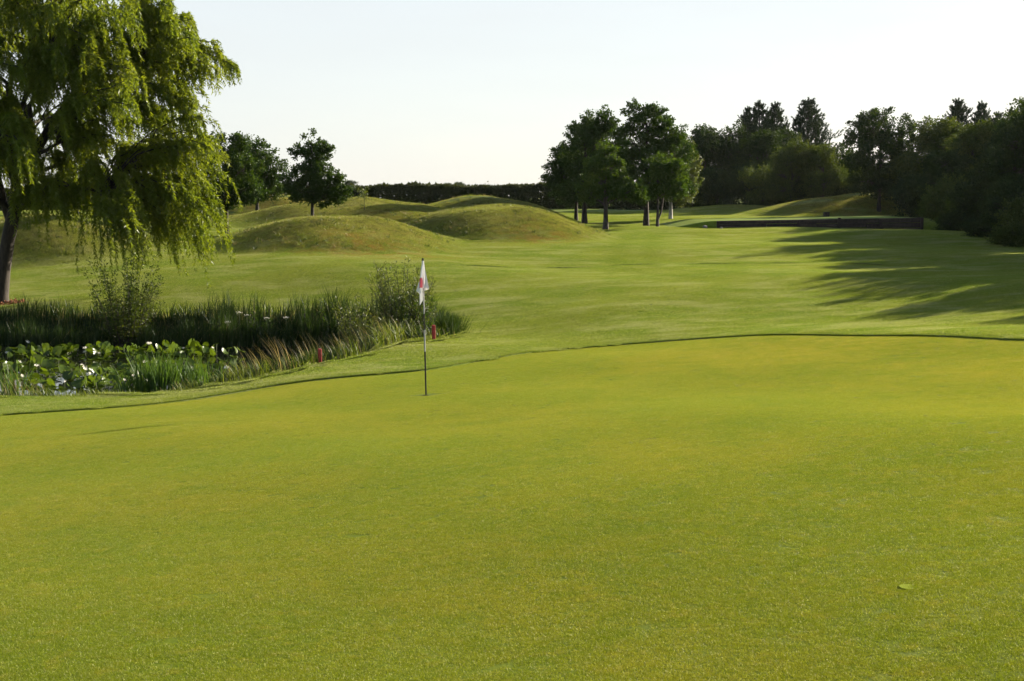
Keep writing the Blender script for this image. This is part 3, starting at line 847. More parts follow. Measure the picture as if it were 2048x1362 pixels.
for i, (u, Y, v, w, lab) in enumerate([
        (1385, 103, 345, 80, 'dark bush right behind the birch trunk'), (1435, 102, 335, 80, 'dark bush left of centre behind the shaded hump'), (1490, 103, 330, 85, 'dark bush straight behind the shaded hump'),
        (1545, 101, 328, 85, 'dark bush below the pine spires'), (1600, 100, 335, 80, 'dark bush below the broad pine'), (1660, 99, 338, 80, 'dark bush at the left foot of the grassy bank'),
        (1705, 99, 330, 75, 'dark bush behind the crest of the grassy bank'), (1800, 90, 335, 100, 'dark bush right of the bare trunk on the bank'), (1850, 83, 345, 100, 'dark bush above the right end of the sleeper wall'),
        (1905, 74, 350, 110, 'dark bush at the right side of the tee'), (1960, 68, 360, 120, 'low dark bush at the foot of the yellowish tree'), (2020, 62, 350, 130, 'large dark bush at the right edge'),
        (2075, 59, 380, 130, 'dark bush leaving the picture at the right edge'), (1900, 69, 425, 70, 'small bush in the shade below the wall end'), (1965, 62, 440, 90, 'small shaded bush near the right edge'), (2030, 57.5, 445, 90, 'lowest shaded bush at the right edge')]):
    plant_px('b1' if i % 3 == 0 else 'b2', 'bush', lab, u, Y, v, w, U, 'bush', sink=.15)
SH = 'hedgerow trees outside the right edge that shade the fairway'
for i, (x, y, h, w) in enumerate([(24.6, 37.6, 6.0, 4.0), (25.0, 42.6, 6.3, 4.4), (24.8, 47.0, 7.0, 4.4), (25.2, 50.8, 7.0, 4.4), (25.4, 56.0, 6.3, 4.4), (26.6, 61.5, 6.8, 4.6), (28.4, 67, 7.0, 4.6), (29.6, 73, 7.4, 4.8), (31, 80, 7.6, 5), (25.6, 40.0, 5.0, 4.6), (26.0, 45.0, 5.2, 4.6), (26.2, 49.0, 5.2, 4.6), (26.4, 53.4, 5.2, 4.8), (27.0, 58.8, 5.4, 4.8), (28.4, 64.0, 5.6, 5.0)]):
    plant(('t1', 'r1', 't2', 'r2')[i % 4], 'hedgerow_tree', 'hedgerow tree whose shadow falls across the right of the fairway', (x, y, gz(x, y)), h, w, SH)
# far trees beyond the hedge
for u, v, w, lab in ((703, 361, 34, 'hazy far tree over the hedge behind the small oak'), (890, 366, 30, 'hazy far tree left of the pair over the hedge'), (922, 364, 34, 'hazy far tree right of the pair over the hedge')):
    plant_px('r1', 'distant_tree', lab, u, 330, v, w, 'far trees beyond the hedge')

# -- long hedge across the back
def hedge(name, label, pts, height, width, nleaf, leaf):
    pts = np.array(pts); seg = np.linalg.norm(np.diff(pts[:, :2], axis=0), axis=1); cum = np.r_[0, np.cumsum(seg)]
    s_ = rng.uniform(0, cum[-1], nleaf)
    x = np.interp(s_, cum, pts[:, 0]); y = np.interp(s_, cum, pts[:, 1]); z0 = np.interp(s_, cum, pts[:, 2])
    hh = height * (.98 + .03 * np.sin(s_ * .5) + .025 * np.sin(s_ * 2.3 + 1) + .025 * np.sin(s_ * 5.1)) 
    # leaves towards the skin of a rounded box
    face = rng.random(nleaf)
    tz = np.where(face < .45, 1 - np.abs(rng.normal(0, .06, nleaf)), rng.random(nleaf)); ty = np.where(face < .45, rng.uniform(-1, 1, nleaf), np.sign(rng.normal(size=nleaf)) * (1 - np.abs(rng.normal(0, .12, nleaf))))
    z = z0 + hh * tz + rng.normal(size=nleaf) * .05
    shoots = rng.random(nleaf) < .06
    z = z + np.where(shoots & (tz > .85), rng.exponential(.07, nleaf), 0)
    P = np.stack([x + rng.normal(size=nleaf) * .05, y + ty * width * (1 - .35 * tz ** 3), z], 1)
    Tn = Tubes()
    for k in np.arange(0, cum[-1], 1.1):
        a = np.array((np.interp(k, cum, pts[:, 0]), np.interp(k, cum, pts[:, 1]), np.interp(k, cum, pts[:, 2]) - .1))
        for q in range(3): limb(Tn, a, a + (rng.normal() * .5, rng.normal() * .4, height * .85), .035, .01, 0, 4, 4)
    e = empty(name, (0, 0, 0)); tag(e, label, 'hedge')
    mobj('stems', Tn.mesh('hedge_stems'), M_bark, e)
    ls = leaf * rng.uniform(.6, 1.4, nleaf)
    mobj('foliage', leaf_mesh('hedge_foliage', P, rand_dirs(nleaf) + (0, 0, .5), rand_dirs(nleaf), ls, ls * .6), M_hedge, e)
hp = [spot(u, 109 + 2 * math.sin(u * .01), 418) for u in range(-160, 1480, 60)]
hedge('field_hedge', 'long clipped dark hedge behind the mounds', hp, (at(800, 374, 110)[2] - spot(800, 110, 418)[2]), 1.0, 76000, .29)
# birch trunk glimpsed behind the willow
px_tree('birch_tree', 'pale slender trunk glimpsed behind the willow curtain', 156, 84, 330, .10,
        [(150, 355, 40, 30), (175, 375, 34, 24), (130, 378, 30, 22)], 120, 40, .15, .26, M_birch, M_wood, .7, None)

# ------------------------------------------------------------------ willow
def willow():
    base = spot(2, 42, 608)
    e = empty('weeping_willow', base); tag(e, 'large weeping willow with long hanging strands at the left edge', 'tree')
    mpp = 42 / F
    def loc(u, v, dy=0.0):
        p = at(u, v, 42); return np.array((p[0] - base[0], dy, p[2] - base[2]))
    T = Tubes()
    trunk = np.array([loc(0, 620), loc(2, 590), loc(7, 540), loc(16, 480), loc(28, 425), loc(34, 380), loc(36, 330)])
    T.add(trunk, [.32, .235, .21, .205, .21, .20, .17], 12)
    forks = [loc(12, 495), loc(36, 330), loc(34, 370), loc(28, 425)]
    T.add([loc(22, 445), loc(8, 410), loc(2, 380), loc(-14, 320), loc(-40, 230)], [.14, .11, .11, .10, .07], 8)
    scaff = []
    for (u, v, dy, k) in ((70, 190, .6, 1), (120, 150, -1.2, 1), (30, 120, 1.6, 1), (180, 210, .2, 2), (150, 290, -1.5, 2), (90, 60, -.4, 1), (-60, 130, -1, 1), (210, 380, -.6, 3), (250, 120, .9, 1), (-90, 260, 1.0, 2), (-110, 360, -.8, 3), (60, 290, -2.4, 2), (100, 330, 2.2, 2), (10, 240, 3.0, 1), (-40, 60, .4, 1), (0, 200, -2.6, 2)):
        a = forks[k]; B = loc(u, v, dy)
        pts = limb(T, a, B, .11, .035, .12, 7, 6); scaff.append(pts)
    # boughs: where each one arches over and starts to fall (u, v, depth) and how far it falls
    B = []
    for (u, v, ln) in ((330, 45, 1.5), (350, 75, 1.6), (400, 90, 1.5), (430, 115, 1.3), (452, 125, 1.1), (465, 140, .9), (415, 150, 1.4), (380, 120, 1.8), (405, 200, 1.1), (418, 185, 1.0), (360, 180, 1.7), (340, 120, 1.7),
                       (300, 30, 1.6), (270, 10, 1.6), (300, 90, 1.9), (320, 160, 1.9), (330, 230, 1.6), (385, 245, 1.4), (410, 275, 1.2), (435, 290, 1.1), (448, 310, 1.0), (395, 300, 1.7), (360, 290, 2.0), (400, 340, 1.7), (420, 375, 1.3), (435, 395, 1.1),
                       (330, 320, 2.2), (300, 270, 2.2), (380, 380, 2.0), (410, 400, 1.9), (350, 390, 2.3), (320, 400, 2.3), (290, 380, 2.5), (265, 360, 2.5), (400, 430, 1.7), (370, 430, 1.9), (335, 440, 1.8), (290, 440, 1.6), (260, 420, 1.9), (240, 300, 2.0),
                       (210, 260, 2.0), (180, 330, 1.8), (150, 360, 1.4), (110, 370, 1.2), (80, 390, 1.0), (200, 390, 1.4), (230, 400, 1.6), (140, 400, .9), (60, 330, 1.3), (40, 260, 1.6), (70, 380, 1.3), (95, 385, 1.4), (125, 380, 1.4), (155, 385, 1.3), (185, 385, 1.5), (250, 430, 2.0), (275, 445, 1.9), (305, 450, 1.9), (330, 455, 1.8), (355, 450, 1.9), (385, 450, 1.7), (405, 440, 1.7), (420, 420, 1.6), (300, 420, 1.9), (345, 410, 2.0), (390, 410, 1.9), (270, 400, 2.0), (430, 340, 1.2), (380, 330, 1.8), (440, 100, 1.3), (420, 80, 1.4), (390, 70, 1.4), (460, 120, 1.3), (445, 150, 1.2), (345, 20, 1.2), (300, -15, 1.5), (325, -10, 1.4), (280, -35, 1.6), (260, -20, 1.6), (310, 10, 1.5), (335, 5, 1.3), (350, 15, 1.2), (320, 0, 1.3), (360, 50, 1.4), (425, 235, 1.5), (415, 260, 1.4), (405, 215, 1.6), (430, 280, 1.4), (395, 260, 1.6), (400, 230, 1.2), (380, 210, 1.3), (350, 240, 1.4), (420, 300, 1.2)):
        B.append((u + rng.normal() * 5, v, rng.uniform(-2.6, 2.6) * (1 - .55 * max(0, (u - 200) / 280)), ln))
    for u_, v_ in ((60, 110), (90, 150), (120, 110), (150, 170), (180, 120), (210, 170), (240, 210), (200, 230), (160, 240), (120, 220), (90, 250), (60, 200), (230, 60), (190, 60), (150, 50), (110, 40), (260, 160), (280, 210), (250, 270)):
        B.append((u_ + rng.normal() * 10, v_ + rng.normal() * 8, rng.uniform(-3.5, -1.2), rng.uniform(1.0, 1.9)))
    for _ in range(235):
        u = rng.uniform(-150, 330); top = -110 + abs(u - 90) ** 1.5 * .030
        v = rng.uniform(max(top, -110), 330); B.append((u, v, rng.uniform(-4.2, 4.2), rng.uniform(.9, 2.0)))
    P, D, N, Ls = [], [], [], []
    for (u, v, dy, ln) in B:
        end = loc(u, v, dy)
        # leave from the closest scaffold limb
        best = min(scaff, key=lambda q: np.min(np.linalg.norm(q[2:] - end, axis=1) + np.maximum(0, q[2:, 2] - end[2]) * .5))
        j = 2 + int(np.argmin(np.linalg.norm(best[2:] - end, axis=1))); A = best[min(j, len(best) - 1)]
        bough = limb(T, A, end, .032, .010, .16, 6, 4)
        outd = end - A; outd[2] = 0; outd = unit(outd + rng.normal(size=3) * .01)
        for s_ in range(rng.integers(15, 23) if (v > 300 and u > 230) else rng.integers(21, 31)):
            f_ = rng.uniform(.35, 1.0) ** .8
            k = f_ * (len(bough) - 1); i0 = min(int(k), len(bough) - 2)
            st = bough[i0] + (bough[i0 + 1] - bough[i0]) * (k - i0)
            d0 = unit(outd * rng.uniform(.4, 1.0) + rng.normal(size=3) * .55 + np.array((0.15, 0, rng.uniform(-.2, .5))))
            L_ = ln * rng.uniform(.25, 1.0) * (.62 if v < 300 else .95); m_ = max(6, int(L_ / .040))
            t = np.linspace(0.02, 1, m_)
            fall = L_ * t
            xy = d0 * (np.minimum(.9, L_ * .6) * (1 - np.exp(-2.6 * t)))[:, None]
            pts = st + xy; pts[:, 2] -= fall * (t ** .8) * .96
            pts = pts + np.array((.10, 0, 0)) * (t ** 2)[:, None] * L_
            pts += np.cumsum(rng.normal(size=(m_, 3)) * .008, 0)
            tang = unit(np.gradient(pts, axis=0))
            if rng.random() < .16: T.add(pts[::max(1, m_ // 4)], .0045, 3)
            for rep in range(3):
                side = rand_dirs(m_); side -= (side * tang).sum(1, keepdims=True) * tang
                dd = unit(tang * .75 + unit(side) * .95 + np.array((.12, 0, -.25)))
                P.append(pts + rng.normal(size=(m_, 3)) * .012); D.append(dd); N.append(rand_dirs(m_)); Ls.append(rng.uniform(.08, .145, m_))
    P = np.concatenate(P); D = np.concatenate(D); N = np.concatenate(N); Ls = np.concatenate(Ls)
    mobj('trunk', T.mesh('willow_trunk'), M_bark, e)
    D = unit(D); Sd = unit(np.cross(D, N)) * (Ls * .15 + .002)[:, None]
    V = np.stack([P - Sd, P + Sd, P + D * (Ls * 1.1)[:, None]], 1).reshape(-1, 3)
    mobj('crown', mesh_np('willow_crown', V, np.arange(len(V)).reshape(-1, 3), False), M_willow, e)
    print('willow leaves', len(P))
willow()
# mulch ring at its foot
n = 500; c = spot(10, 41.8, 608); a = rng.uniform(0, 6.28, n); q = np.sqrt(rng.random(n))
PX = c[0] + .1 + np.cos(a) * q * .62; PY = c[1] + np.sin(a) * q * .6
Pm = np.stack([PX, PY, ground_z(PX, PY) + LIP + .01 + (1 - q) * .05], 1)
o = mobj('bark_mulch', leaf_mesh('bark_mulch', Pm, rand_dirs(n) * (1, 1, .3), rand_dirs(n) + (0, 0, 2.), rng.uniform(.06, .14, n), rng.uniform(.03, .06, n)), M_mulch); tag(o, 'reddish bark mulch at the foot of the willow', 'mulch', kind='stuff')

# ------------------------------------------------------------------ pond plants
def along(poly_uvY, n):
    p = np.array(poly_uvY, float); d = np.hypot(np.diff(p[:, 0]), 0) + 1e-6
    cum = np.r_[0, np.cumsum(d)]; s_ = rng.uniform(0, cum[-1], n)
    u = np.interp(s_, cum, p[:, 0]); v = np.interp(s_, cum, p[:, 1]); Yy = np.interp(s_, cum, p[:, 2])
    W_ = np.array([at(a, b_, c_) for a, b_, c_ in zip(u, v, Yy)])
    return u, W_
near_lip = [pp for pp in pond_px[:14]]
far_lip = [pp for pp in pond_px[14:]][::-1]

def patch(name, label, lipl, n, off, hfun, wd, mat, lean0=(0, 0), leans=.25, bend=.2, cat='reeds', segs=3, uband=None, clump=None):
    u, Wp = along(lipl, n)
    if uband is not None:
        k = (u > uband[0]) & (u < uband[1]); u, Wp = u[k], Wp[k]
    m_ = len(u)
    o_ = rng.uniform(off[0], off[1], m_)
    Xp = Wp[:, 0] + rng.normal(size=m_) * .06; Yp = Wp[:, 1] + o_
    if clump:
        g = np.sin(Xp * clump + 1.3) + np.sin(Xp * clump * 1.9 + Yp * 2.1) + rng.normal(size=m_) * .7
        k = g > -.5; u, Xp, Yp = u[k], Xp[k], Yp[k]; m_ = len(u)
    Zp = np.maximum(ground_z(Xp, Yp) + LIP, WATER - .05) - .02
    H = hfun(u) * rng.uniform(.45, 1.1, m_) * (.86 + .13 * np.sin(Xp * 2.3 + 1) + .12 * np.sin(Xp * 5.9 + Yp * 2) + .10 * np.sin(Xp * 1.1 + 4))
    lean = rng.normal(size=(m_, 2)) * leans + np.array(lean0)
    me = blade_mesh(name, np.stack([Xp, Yp, Zp], 1), H, wd * rng.uniform(.6, 1.3, m_), lean, bend, segs)
    o = mobj(name, me, mat); tag(o, label, cat, kind='stuff')
    return o
hI = lambda xs, hs: (lambda u: np.interp(u, xs, hs))
patch('reed_bed', 'dark reeds and iris leaves along the far bank of the pond', far_lip, 15000, (-1.5, .15), hI([-300, 0, 200, 330, 450, 560, 700, 800, 900], [.65, .7, .75, .8, .95, 1.05, 1.25, 1.2, .6]), .024, M_reed, (.05, 0), .16, .12)
patch('dead_stems', 'bent straw-coloured dead stems among the far reeds', far_lip, 900, (-1.4, .2), hI([-300, 0, 450, 700, 900], [.7, .75, 1.0, 1.1, .5]), .012, M_drygrass, (.1, 0), .45, .5, 'reeds')
patch('bank_grass', 'long uncut grass on top of the far bank of the pond', far_lip, 9000, (-.5, .7), hI([-300, 200, 450, 650, 800, 900], [.25, .3, .35, .5, .5, .25]), .012, M_drygrass, (.06, 0), .25, .2, 'grass')
patch('bank_grass', 'green and straw-coloured grass along the near bank of the pond', near_lip, 6000, (.02, .95), hI([-200, 0, 60, 120, 240, 330, 430, 520, 620, 700, 780, 900], [.6, .6, .5, .25, .16, .22, .45, .62, .72, .75, .7, .45]), .010, M_blade, (-.20, 0), .34, .35, 'grass', clump=2.3)
patch('bank_sedge', 'dark green sedge mixed into the near bank grass', near_lip, 9000, (.15, 1.1), hI([-200, 0, 60, 120, 240, 330, 430, 520, 620, 700, 780, 900], [.6, .6, .5, .25, .2, .3, .5, .6, .68, .72, .7, .5]), .016, M_reed, (-.08, 0), .28, .3, 'grass', clump=3.1)
patch('straw_stalks', 'pale straw seed stalks leaning left above the near bank', near_lip, 700, (.1, .8), hI([-200, 0, 60, 120, 250, 430, 520, 600, 680, 760, 900], [1.1, 1.05, .9, .1, .1, .5, .95, 1.1, 1.05, .9, .3]), .010, M_drygrass, (-.36, 0), .10, .12, 'grass')
patch('lip_grass', 'short unmown fringe of grass where the turf meets the pond bank', near_lip, 7000, (-.14, .12), lambda u: np.full(len(u), .10), .008, M_blade, (-.1, 0), .5, .3, 'grass', 2)

# yellow-flag iris clumps in the pond margin
def iris(u, v, Y, n, h, label):
    p = at(u, v, Y); loc = np.array((p[0], p[1], WATER - .03))
    e = empty('iris_clump', loc); tag(e, label, 'iris', 'iris clumps by the near bank')
    Pp = np.c_[rng.normal(size=(n, 2)) * .14, np.zeros(n)]
    lean = Pp[:, :2] * .9 + rng.normal(size=(n, 2)) * .13
    mobj('leaves', blade_mesh('iris_leaves', Pp, h * rng.uniform(.6, 1.1, n), .028, lean, .15, 4), M_iris, e)
for u, v, Y, n, h, lab in ((262, 765, 26.6, 50, .85, 'small iris clump at the left of the iris leaves'), (300, 764, 26.8, 90, 1.05, 'tall iris clump left of the yellow bloom'), (322, 762, 26.6, 90, .98, 'iris clump in the middle of the near bank leaves'), (352, 760, 26.9, 80, 1.0, 'iris clump right of the middle one'),
                           (388, 758, 26.9, 60, .85, 'low iris clump towards the straw grass'), (415, 756, 27.2, 55, .85, 'iris clump nearest the straw grass'), (25, 770, 26.6, 50, .9, 'iris clump at the left edge of the pond')):
    iris(u, v, Y, n, h, lab)

# water lilies: leaves held above the water, each leaf a part
def lily_leaf_mesh(i):
    bm = bmesh.new(); n = 12; vs = []
    c = bm.verts.new((0, 0, 0))
    for k in range(n + 1):
        a = .22 + (6.283 - .44) * k / n
        r = 1 + .06 * math.sin(3 * a + i)
        vs.append(bm.verts.new((math.cos(a) * r, math.sin(a) * r * .86, .16 * math.sin(2 * a + i) + .10 * r)))
    for k in range(n): bm.faces.new((c, vs[k], vs[k + 1]))
    me = bpy.data.meshes.new('lily_leaf'); bm.to_mesh(me); bm.free()
    me.polygons.foreach_set('use_smooth', [True] * len(me.polygons)); me.materials.append(M_lily)
    return me
LEAVES = [lily_leaf_mesh(i) for i in range(4)]
def lily_flower_mesh():
    bm = bmesh.new()
    for ring, (n, r, h) in enumerate(((7, 1.0, .55), (6, .65, .95))):
        for k in range(n):
            a = 6.283 * k / n + ring * .4; c, s_ = math.cos(a), math.sin(a)
            t = (-s_ * .28, c * .28)
            v = [bm.verts.new(q) for q in ((c * .1, s_ * .1, 0), (c * r * .6 + t[0] * r, s_ * r * .6 + t[1] * r, h * .5), (c * r, s_ * r, h), (c * r * .6 - t[0] * r, s_ * r * .6 - t[1] * r, h * .5))]
            bm.faces.new(v)
    me = bpy.data.meshes.new('lily_flower'); bm.to_mesh(me); bm.free(); me.materials.append(M_petal)
    return me
FLOWER = lily_flower_mesh()
def lily(u, Y, nl, nf, spread, label):
    p = at(u, 740, Y); e = empty('water_lily', (p[0], p[1], WATER)); tag(e, label, 'water lily', 'water lilies on the pond')
    for k in range(int(nl * 1.35)):
        o = bpy.data.objects.new('leaf', LEAVES[rng.integers(4)])
        s_ = rng.uniform(.08, .145)
        up = rng.random() < .7
        o.location = (rng.normal() * spread, rng.normal() * spread * .8, rng.uniform(.04, .24) if up else .015)
        o.rotation_euler = (rng.normal() * (.75 if up else .04), rng.normal() * (.75 if up else .04), rng.uniform(0, 6.28)); o.scale = (s_, s_, s_)
        link(o, e)
    st = Tubes()
    for ch in e.children:
        if ch.location.z > .03: st.add([(ch.location.x * .8, ch.location.y * .8, -.05), (ch.location.x, ch.location.y, ch.location.z)], .006, 3)
    for k in range(max(1, int(nf * .35))):
        o = bpy.data.objects.new('flower', FLOWER); s_ = rng.uniform(.045, .075)
        o.location = (rng.normal() * spread, rng.normal() * spread * .8, rng.uniform(.06, .28)); o.rotation_euler = (rng.normal() * .3, rng.normal() * .3, rng.uniform(0, 6)); o.scale = (s_,) * 3
        link(o, e); st.add([(o.location.x, o.location.y, -.05), tuple(o.location)], .005, 3)
    tag(mobj('stems', st.mesh('lily_stems'), M_stem, e), kind='stuff')
for u, Y, nl, nf, sp, lab in ((15, 33.6, 22, 5, .5, 'lily patch at the left edge, back row'), (75, 33.9, 24, 6, .5, 'second lily patch from the left edge, back row'), (140, 34.0, 24, 6, .5, 'third lily patch from the left edge, back row'), (205, 34.0, 24, 5, .5, 'back lily patch straight behind the open water'),
                              (265, 34.2, 24, 7, .5, 'back lily patch left of the iris tips'), (325, 34.4, 22, 5, .5, 'back lily patch above the iris leaves'), (385, 34.4, 18, 3, .5, 'back lily patch near the straw grass'), (430, 34.0, 14, 3, .45, 'rightmost lily patch below the dark reeds'),
                              (40, 31.0, 18, 4, .45, 'middle lily patch behind the straw stalks at left'), (110, 31.3, 14, 4, .45, 'middle lily patch left of the open water'), (265, 31.2, 20, 4, .45, 'middle lily patch right of the open water'), (335, 31.0, 14, 4, .45, 'middle lily patch behind the irises'),
                              (150, 28.2, 14, 8, .35, 'flowering lily patch close to the bank left of centre'), (205, 28.0, 16, 8, .35, 'flowering lily patch close to the bank before the open water'), (255, 28.3, 10, 4, .3, 'flowering lily patch beside the first iris clump'), (60, 28.2, 12, 3, .35, 'near lily patch at left behind the grass'), (400, 30.5, 14, 3, .4, 'middle lily patch at the right end'), (115, 29.6, 16, 2, .35, 'near-middle lily patch left of the open water'), (170, 30.0, 16, 2, .38, 'lily patch in the middle of the open water'), (222, 30.2, 14, 2, .35, 'lily patch closing the open water at its right')):
    lily(u, Y, nl, nf, sp, lab)

# shrubs and saplings round the pond
def shrub(name, label, u, Y, v_base, v_top, w_px, nst, leaf, mat, dens=1.0, group='shrubs on the pond bank', drop=0.0):
    pb = at(u, v_base, Y); zb = max(gz(pb[0], Y), WATER - .1)
    e = empty(name, (pb[0], Y, zb)); tag(e, label, 'shrub', group)
    H = at(u, v_top, Y)[2] - zb; R = w_px * Y / F / 2
    T = Tubes(); P, D, N = [], [], []
    for s_ in range(nst):
        a = rng.uniform(0, 6.28); q = math.sqrt(rng.random())
        h = H * (.42 + .58 * rng.random() ** 1.7) * (1 - .15 * q)
        tip = np.array((math.cos(a) * R * q, math.sin(a) * R * q, h)); b0 = np.array((math.cos(a) * R * q * .25, math.sin(a) * R * q * .25, -.05))
        t = np.linspace(0, 1, 7)[:, None]; pts = b0 + (tip - b0) * t; pts[:, :2] += np.sin(t * 3.1) * rng.normal(size=2) * .05 + (tip[:2] - b0[:2]) * (t ** 2 - t) * .4
        T.add(pts, .008 * (1 - t[:, 0] * .8) + .002, 4)
        m_ = int(h * 46 * dens)
        k = rng.uniform(.12, 1, m_) ** .8; c = np.stack([np.interp(k, t[:, 0], pts[:, i]) for i in range(3)], 1)
        tw = rand_dirs(m_) * (.10 * (1.15 - k) + .02)[:, None]
        P.append(c + tw); D.append(unit(tw) + (0, 0, .5)); N.append(rand_dirs(m_) + (0, 0, .3))
    P = np.concatenate(P); D = np.concatenate(D); N = np.concatenate(N); ls = leaf * rng.uniform(.6, 1.4, len(P))
    tag(mobj('stems', T.mesh(name + '_stems'), M_bark, e), kind='stuff'); mobj('foliage', leaf_mesh(name + '_foliage', P, D, N, ls, ls * .5), mat, e)
shrub('sallow_shrub', 'tall airy sallow bush on the far bank under the willow strands', 252, 36.6, 690, 474, 165, 85, .072, M_bushl, .95)
shrub('alder_shrub', 'tall upright leafy shrub behind the flag at the right end of the pond', 805, 33.6, 690, 500, 150, 130, .06, M_birchl, 1.5)
shrub('alder_shrub', 'low spreading leafy shrub at the foot of the tall one', 770, 32.6, 700, 618, 140, 90, .065, M_birchl, 1.4)
shrub('alder_shrub', 'leafy shrub filling the bank left of the tall one', 715, 34.5, 690, 575, 110, 60, .06, M_birchl, 1.2)
shrub('alder_shrub', 'leafy shrub in front of the tall one behind the flagstick', 830, 33.2, 695, 570, 90, 60, .06, M_oakl, 1.3)
for u, vt, w, lab in ((505, 580, 26, 'thin sprig rising from the reeds, leftmost of the sprigs'), (530, 585, 30, 'thin sprig beside the leftmost one in the reeds'), (612, 572, 26, 'tallest thin sprig in the middle of the reeds'), (640, 585, 30, 'thin sprig just right of the tallest one'), (720, 596, 44, 'bushy sprig left of the tall leafy shrub'), (845, 560, 44, 'slim shrub half behind the flag'), (430, 625, 40, 'low leafy sprig between the sallow and the reeds')):
    shrub('bank_sapling', lab, u, 36.4, 680, vt, w, 9, .055, M_oakl, 1.0)
def tussock(name, label, u, v, Y, n, h, sp, mat):
    p = at(u, v, Y); e = empty(name, (p[0], Y, gz(p[0], Y))); tag(e, label, 'rush')
    Pp = np.c_[rng.normal(size=(n, 2)) * sp, np.zeros(n) - .03]
    mobj('blades', blade_mesh(name, Pp, h * rng.uniform(.6, 1.1, n), .011, Pp[:, :2] * .8 + rng.normal(size=(n, 2)) * .12, .1, 3), mat, e)
tussock('rush_tussock', 'dark round tussock of rushes at the right tip of the pond', 888, 672, 33.9, 1500, .72, .22, M_reed)
tussock('rush_tussock', 'green tussock of rushes beside the far red stake', 845, 690, 32.6, 900, .6, .22, M_blade)
# white umbels and yellow blooms standing in the far reeds
for u, v, lab in ((455, 645, 'white umbel flower leftmost in the dark reeds'), (478, 626, 'white umbel flower high in the dark reeds'), (494, 631, 'white umbel flower right beside the highest one'), (533, 637, 'white umbel flower in the middle of the dark reeds'), (572, 636, 'white umbel flower rightmost in the dark reeds')):
    p = at(u, v, 36.2); e = empty('cow_parsley', (p[0], p[1], WATER)); tag(e, lab, 'flower', 'umbels in the reeds')
    T = Tubes(); h = p[2] - WATER; T.add([(0, 0, -.05), (.02, 0, h * .5), (0, 0, h)], .006, 4)
    Pq = []
    for k in range(9):
        a = k * 2.4; r = .085 * math.sqrt((k + .5) / 9); q = np.array((math.cos(a) * r, math.sin(a) * r, h + .03 - r * .25)); T.add([(0, 0, h - .06), q], .003, 3); Pq.append(np.repeat(q[None], 6, 0) + rng.normal(size=(6, 3)) * .009)
    Pq = np.concatenate(Pq); mobj('stem', T.mesh('umbel_stem'), M_stem, e); mobj('umbel', leaf_mesh('umbel', Pq, rand_dirs(len(Pq)), rand_dirs(len(Pq)) + (0, 0, 1), .015, .013), M_petal, e)

# ------------------------------------------------------------------ grass on the ground
# ragged edge of the collar round the green
n = 85000
tt = rng.uniform(math.radians(3), math.radians(177), n); rb = np.interp(tt, th, RB); q = np.where(rng.random(n) < .3, np.abs(rng.normal(0, .04, n)), rng.uniform(0, .55, n)) + .004
Xp = PIN[0] + (rb + q) * np.cos(tt); Yp = PIN[1] + (rb + q) * np.sin(tt)
Pp = np.stack([Xp, Yp, ground_z(Xp, Yp) + .020], 1)
o = mobj('collar_grass', blade_mesh('collar_grass', Pp, rng.uniform(.016, .036, n), .007, rng.normal(size=(n, 2)) * .4, .2, 1), M_blade); tag(o, 'slightly longer grass edging the putting green', 'grass', kind='stuff')
# coarse grass on the mounds
def mound_tufts(name, label, per_m, blades, hmin, hmax, mat, drymin):
    Pl = []
    for x0, y0, a, b_, c, d, h, rot in MOUNDS[:6]:
        n = int(per_m * (a + b_) * (c + d) * (1 if y0 < 65 else .5))
        Pl.append(np.stack([x0 + rng.uniform(-a, b_, n), y0 + rng.uniform(-c, d * .7, n)], 1))
    Pl = np.concatenate(Pl); mh_ = mound_h(Pl[:, 0], Pl[:, 1])
    nz_ = np.sin(Pl[:, 0] * 2.1 + np.sin(Pl[:, 1] * 1.7) * 1.5) + np.sin(Pl[:, 1] * 2.6 + Pl[:, 0] * .8) + rng.normal(size=len(Pl)) * .8
    Pl = Pl[(mh_ > .10 + rng.random(len(Pl)) * .2) & (nz_ > drymin)]
    C = np.repeat(Pl, blades, 0) + rng.normal(size=(len(Pl) * blades, 2)) * .055
    hh = np.repeat(rng.uniform(.6, 1.3, len(Pl)), blades) * rng.uniform(hmin, hmax, len(C))
    Pp = np.c_[C, ground_z(C[:, 0], C[:, 1]) + LIP - .01]
    o = mobj(name, blade_mesh(name, Pp, hh, .016, rng.normal(size=(len(C), 2)) * .7, .35, 2), mat); tag(o, label, 'grass', kind='stuff')
mound_tufts('mound_grass', 'coarse green tufts on the mounds', 13, 9, .06, .17, M_blade, -.6)
mound_tufts('mound_sedge', 'dark tufts speckling the mounds', 6, 10, .08, .20, M_reed, .3)
mound_tufts('mound_straw', 'straw-coloured wisps on the mounds', 7, 7, .07, .19, M_drygrass, .0)
# taller line where the fairway cut ends
ln = [(890, 534, 47.2), (1000, 533.5, 47.4), (1100, 529, 48.2), (1250, 526, 48.8), (1400, 525.5, 49), (1550, 526.5, 48.6), (1700, 530, 47.2), (1850, 536, 45.2)]
u, Wp = along(ln, 10000)
Xp, Yp = Wp[:, 0], Wp[:, 1] + rng.normal(size=len(u)) * .05
o = mobj('cut_line_grass', blade_mesh('cut_line_grass', np.stack([Xp, Yp, ground_z(Xp, Yp) + LIP - .01], 1), rng.uniform(.035, .07, len(u)) * (.6 + .5 * np.sin(u * .021) ** 2), .012, rng.normal(size=(len(u), 2)) * .5, .2, 2), M_reed); tag(o, 'dark line of longer grass where the fairway cut ends', 'grass', kind='stuff')

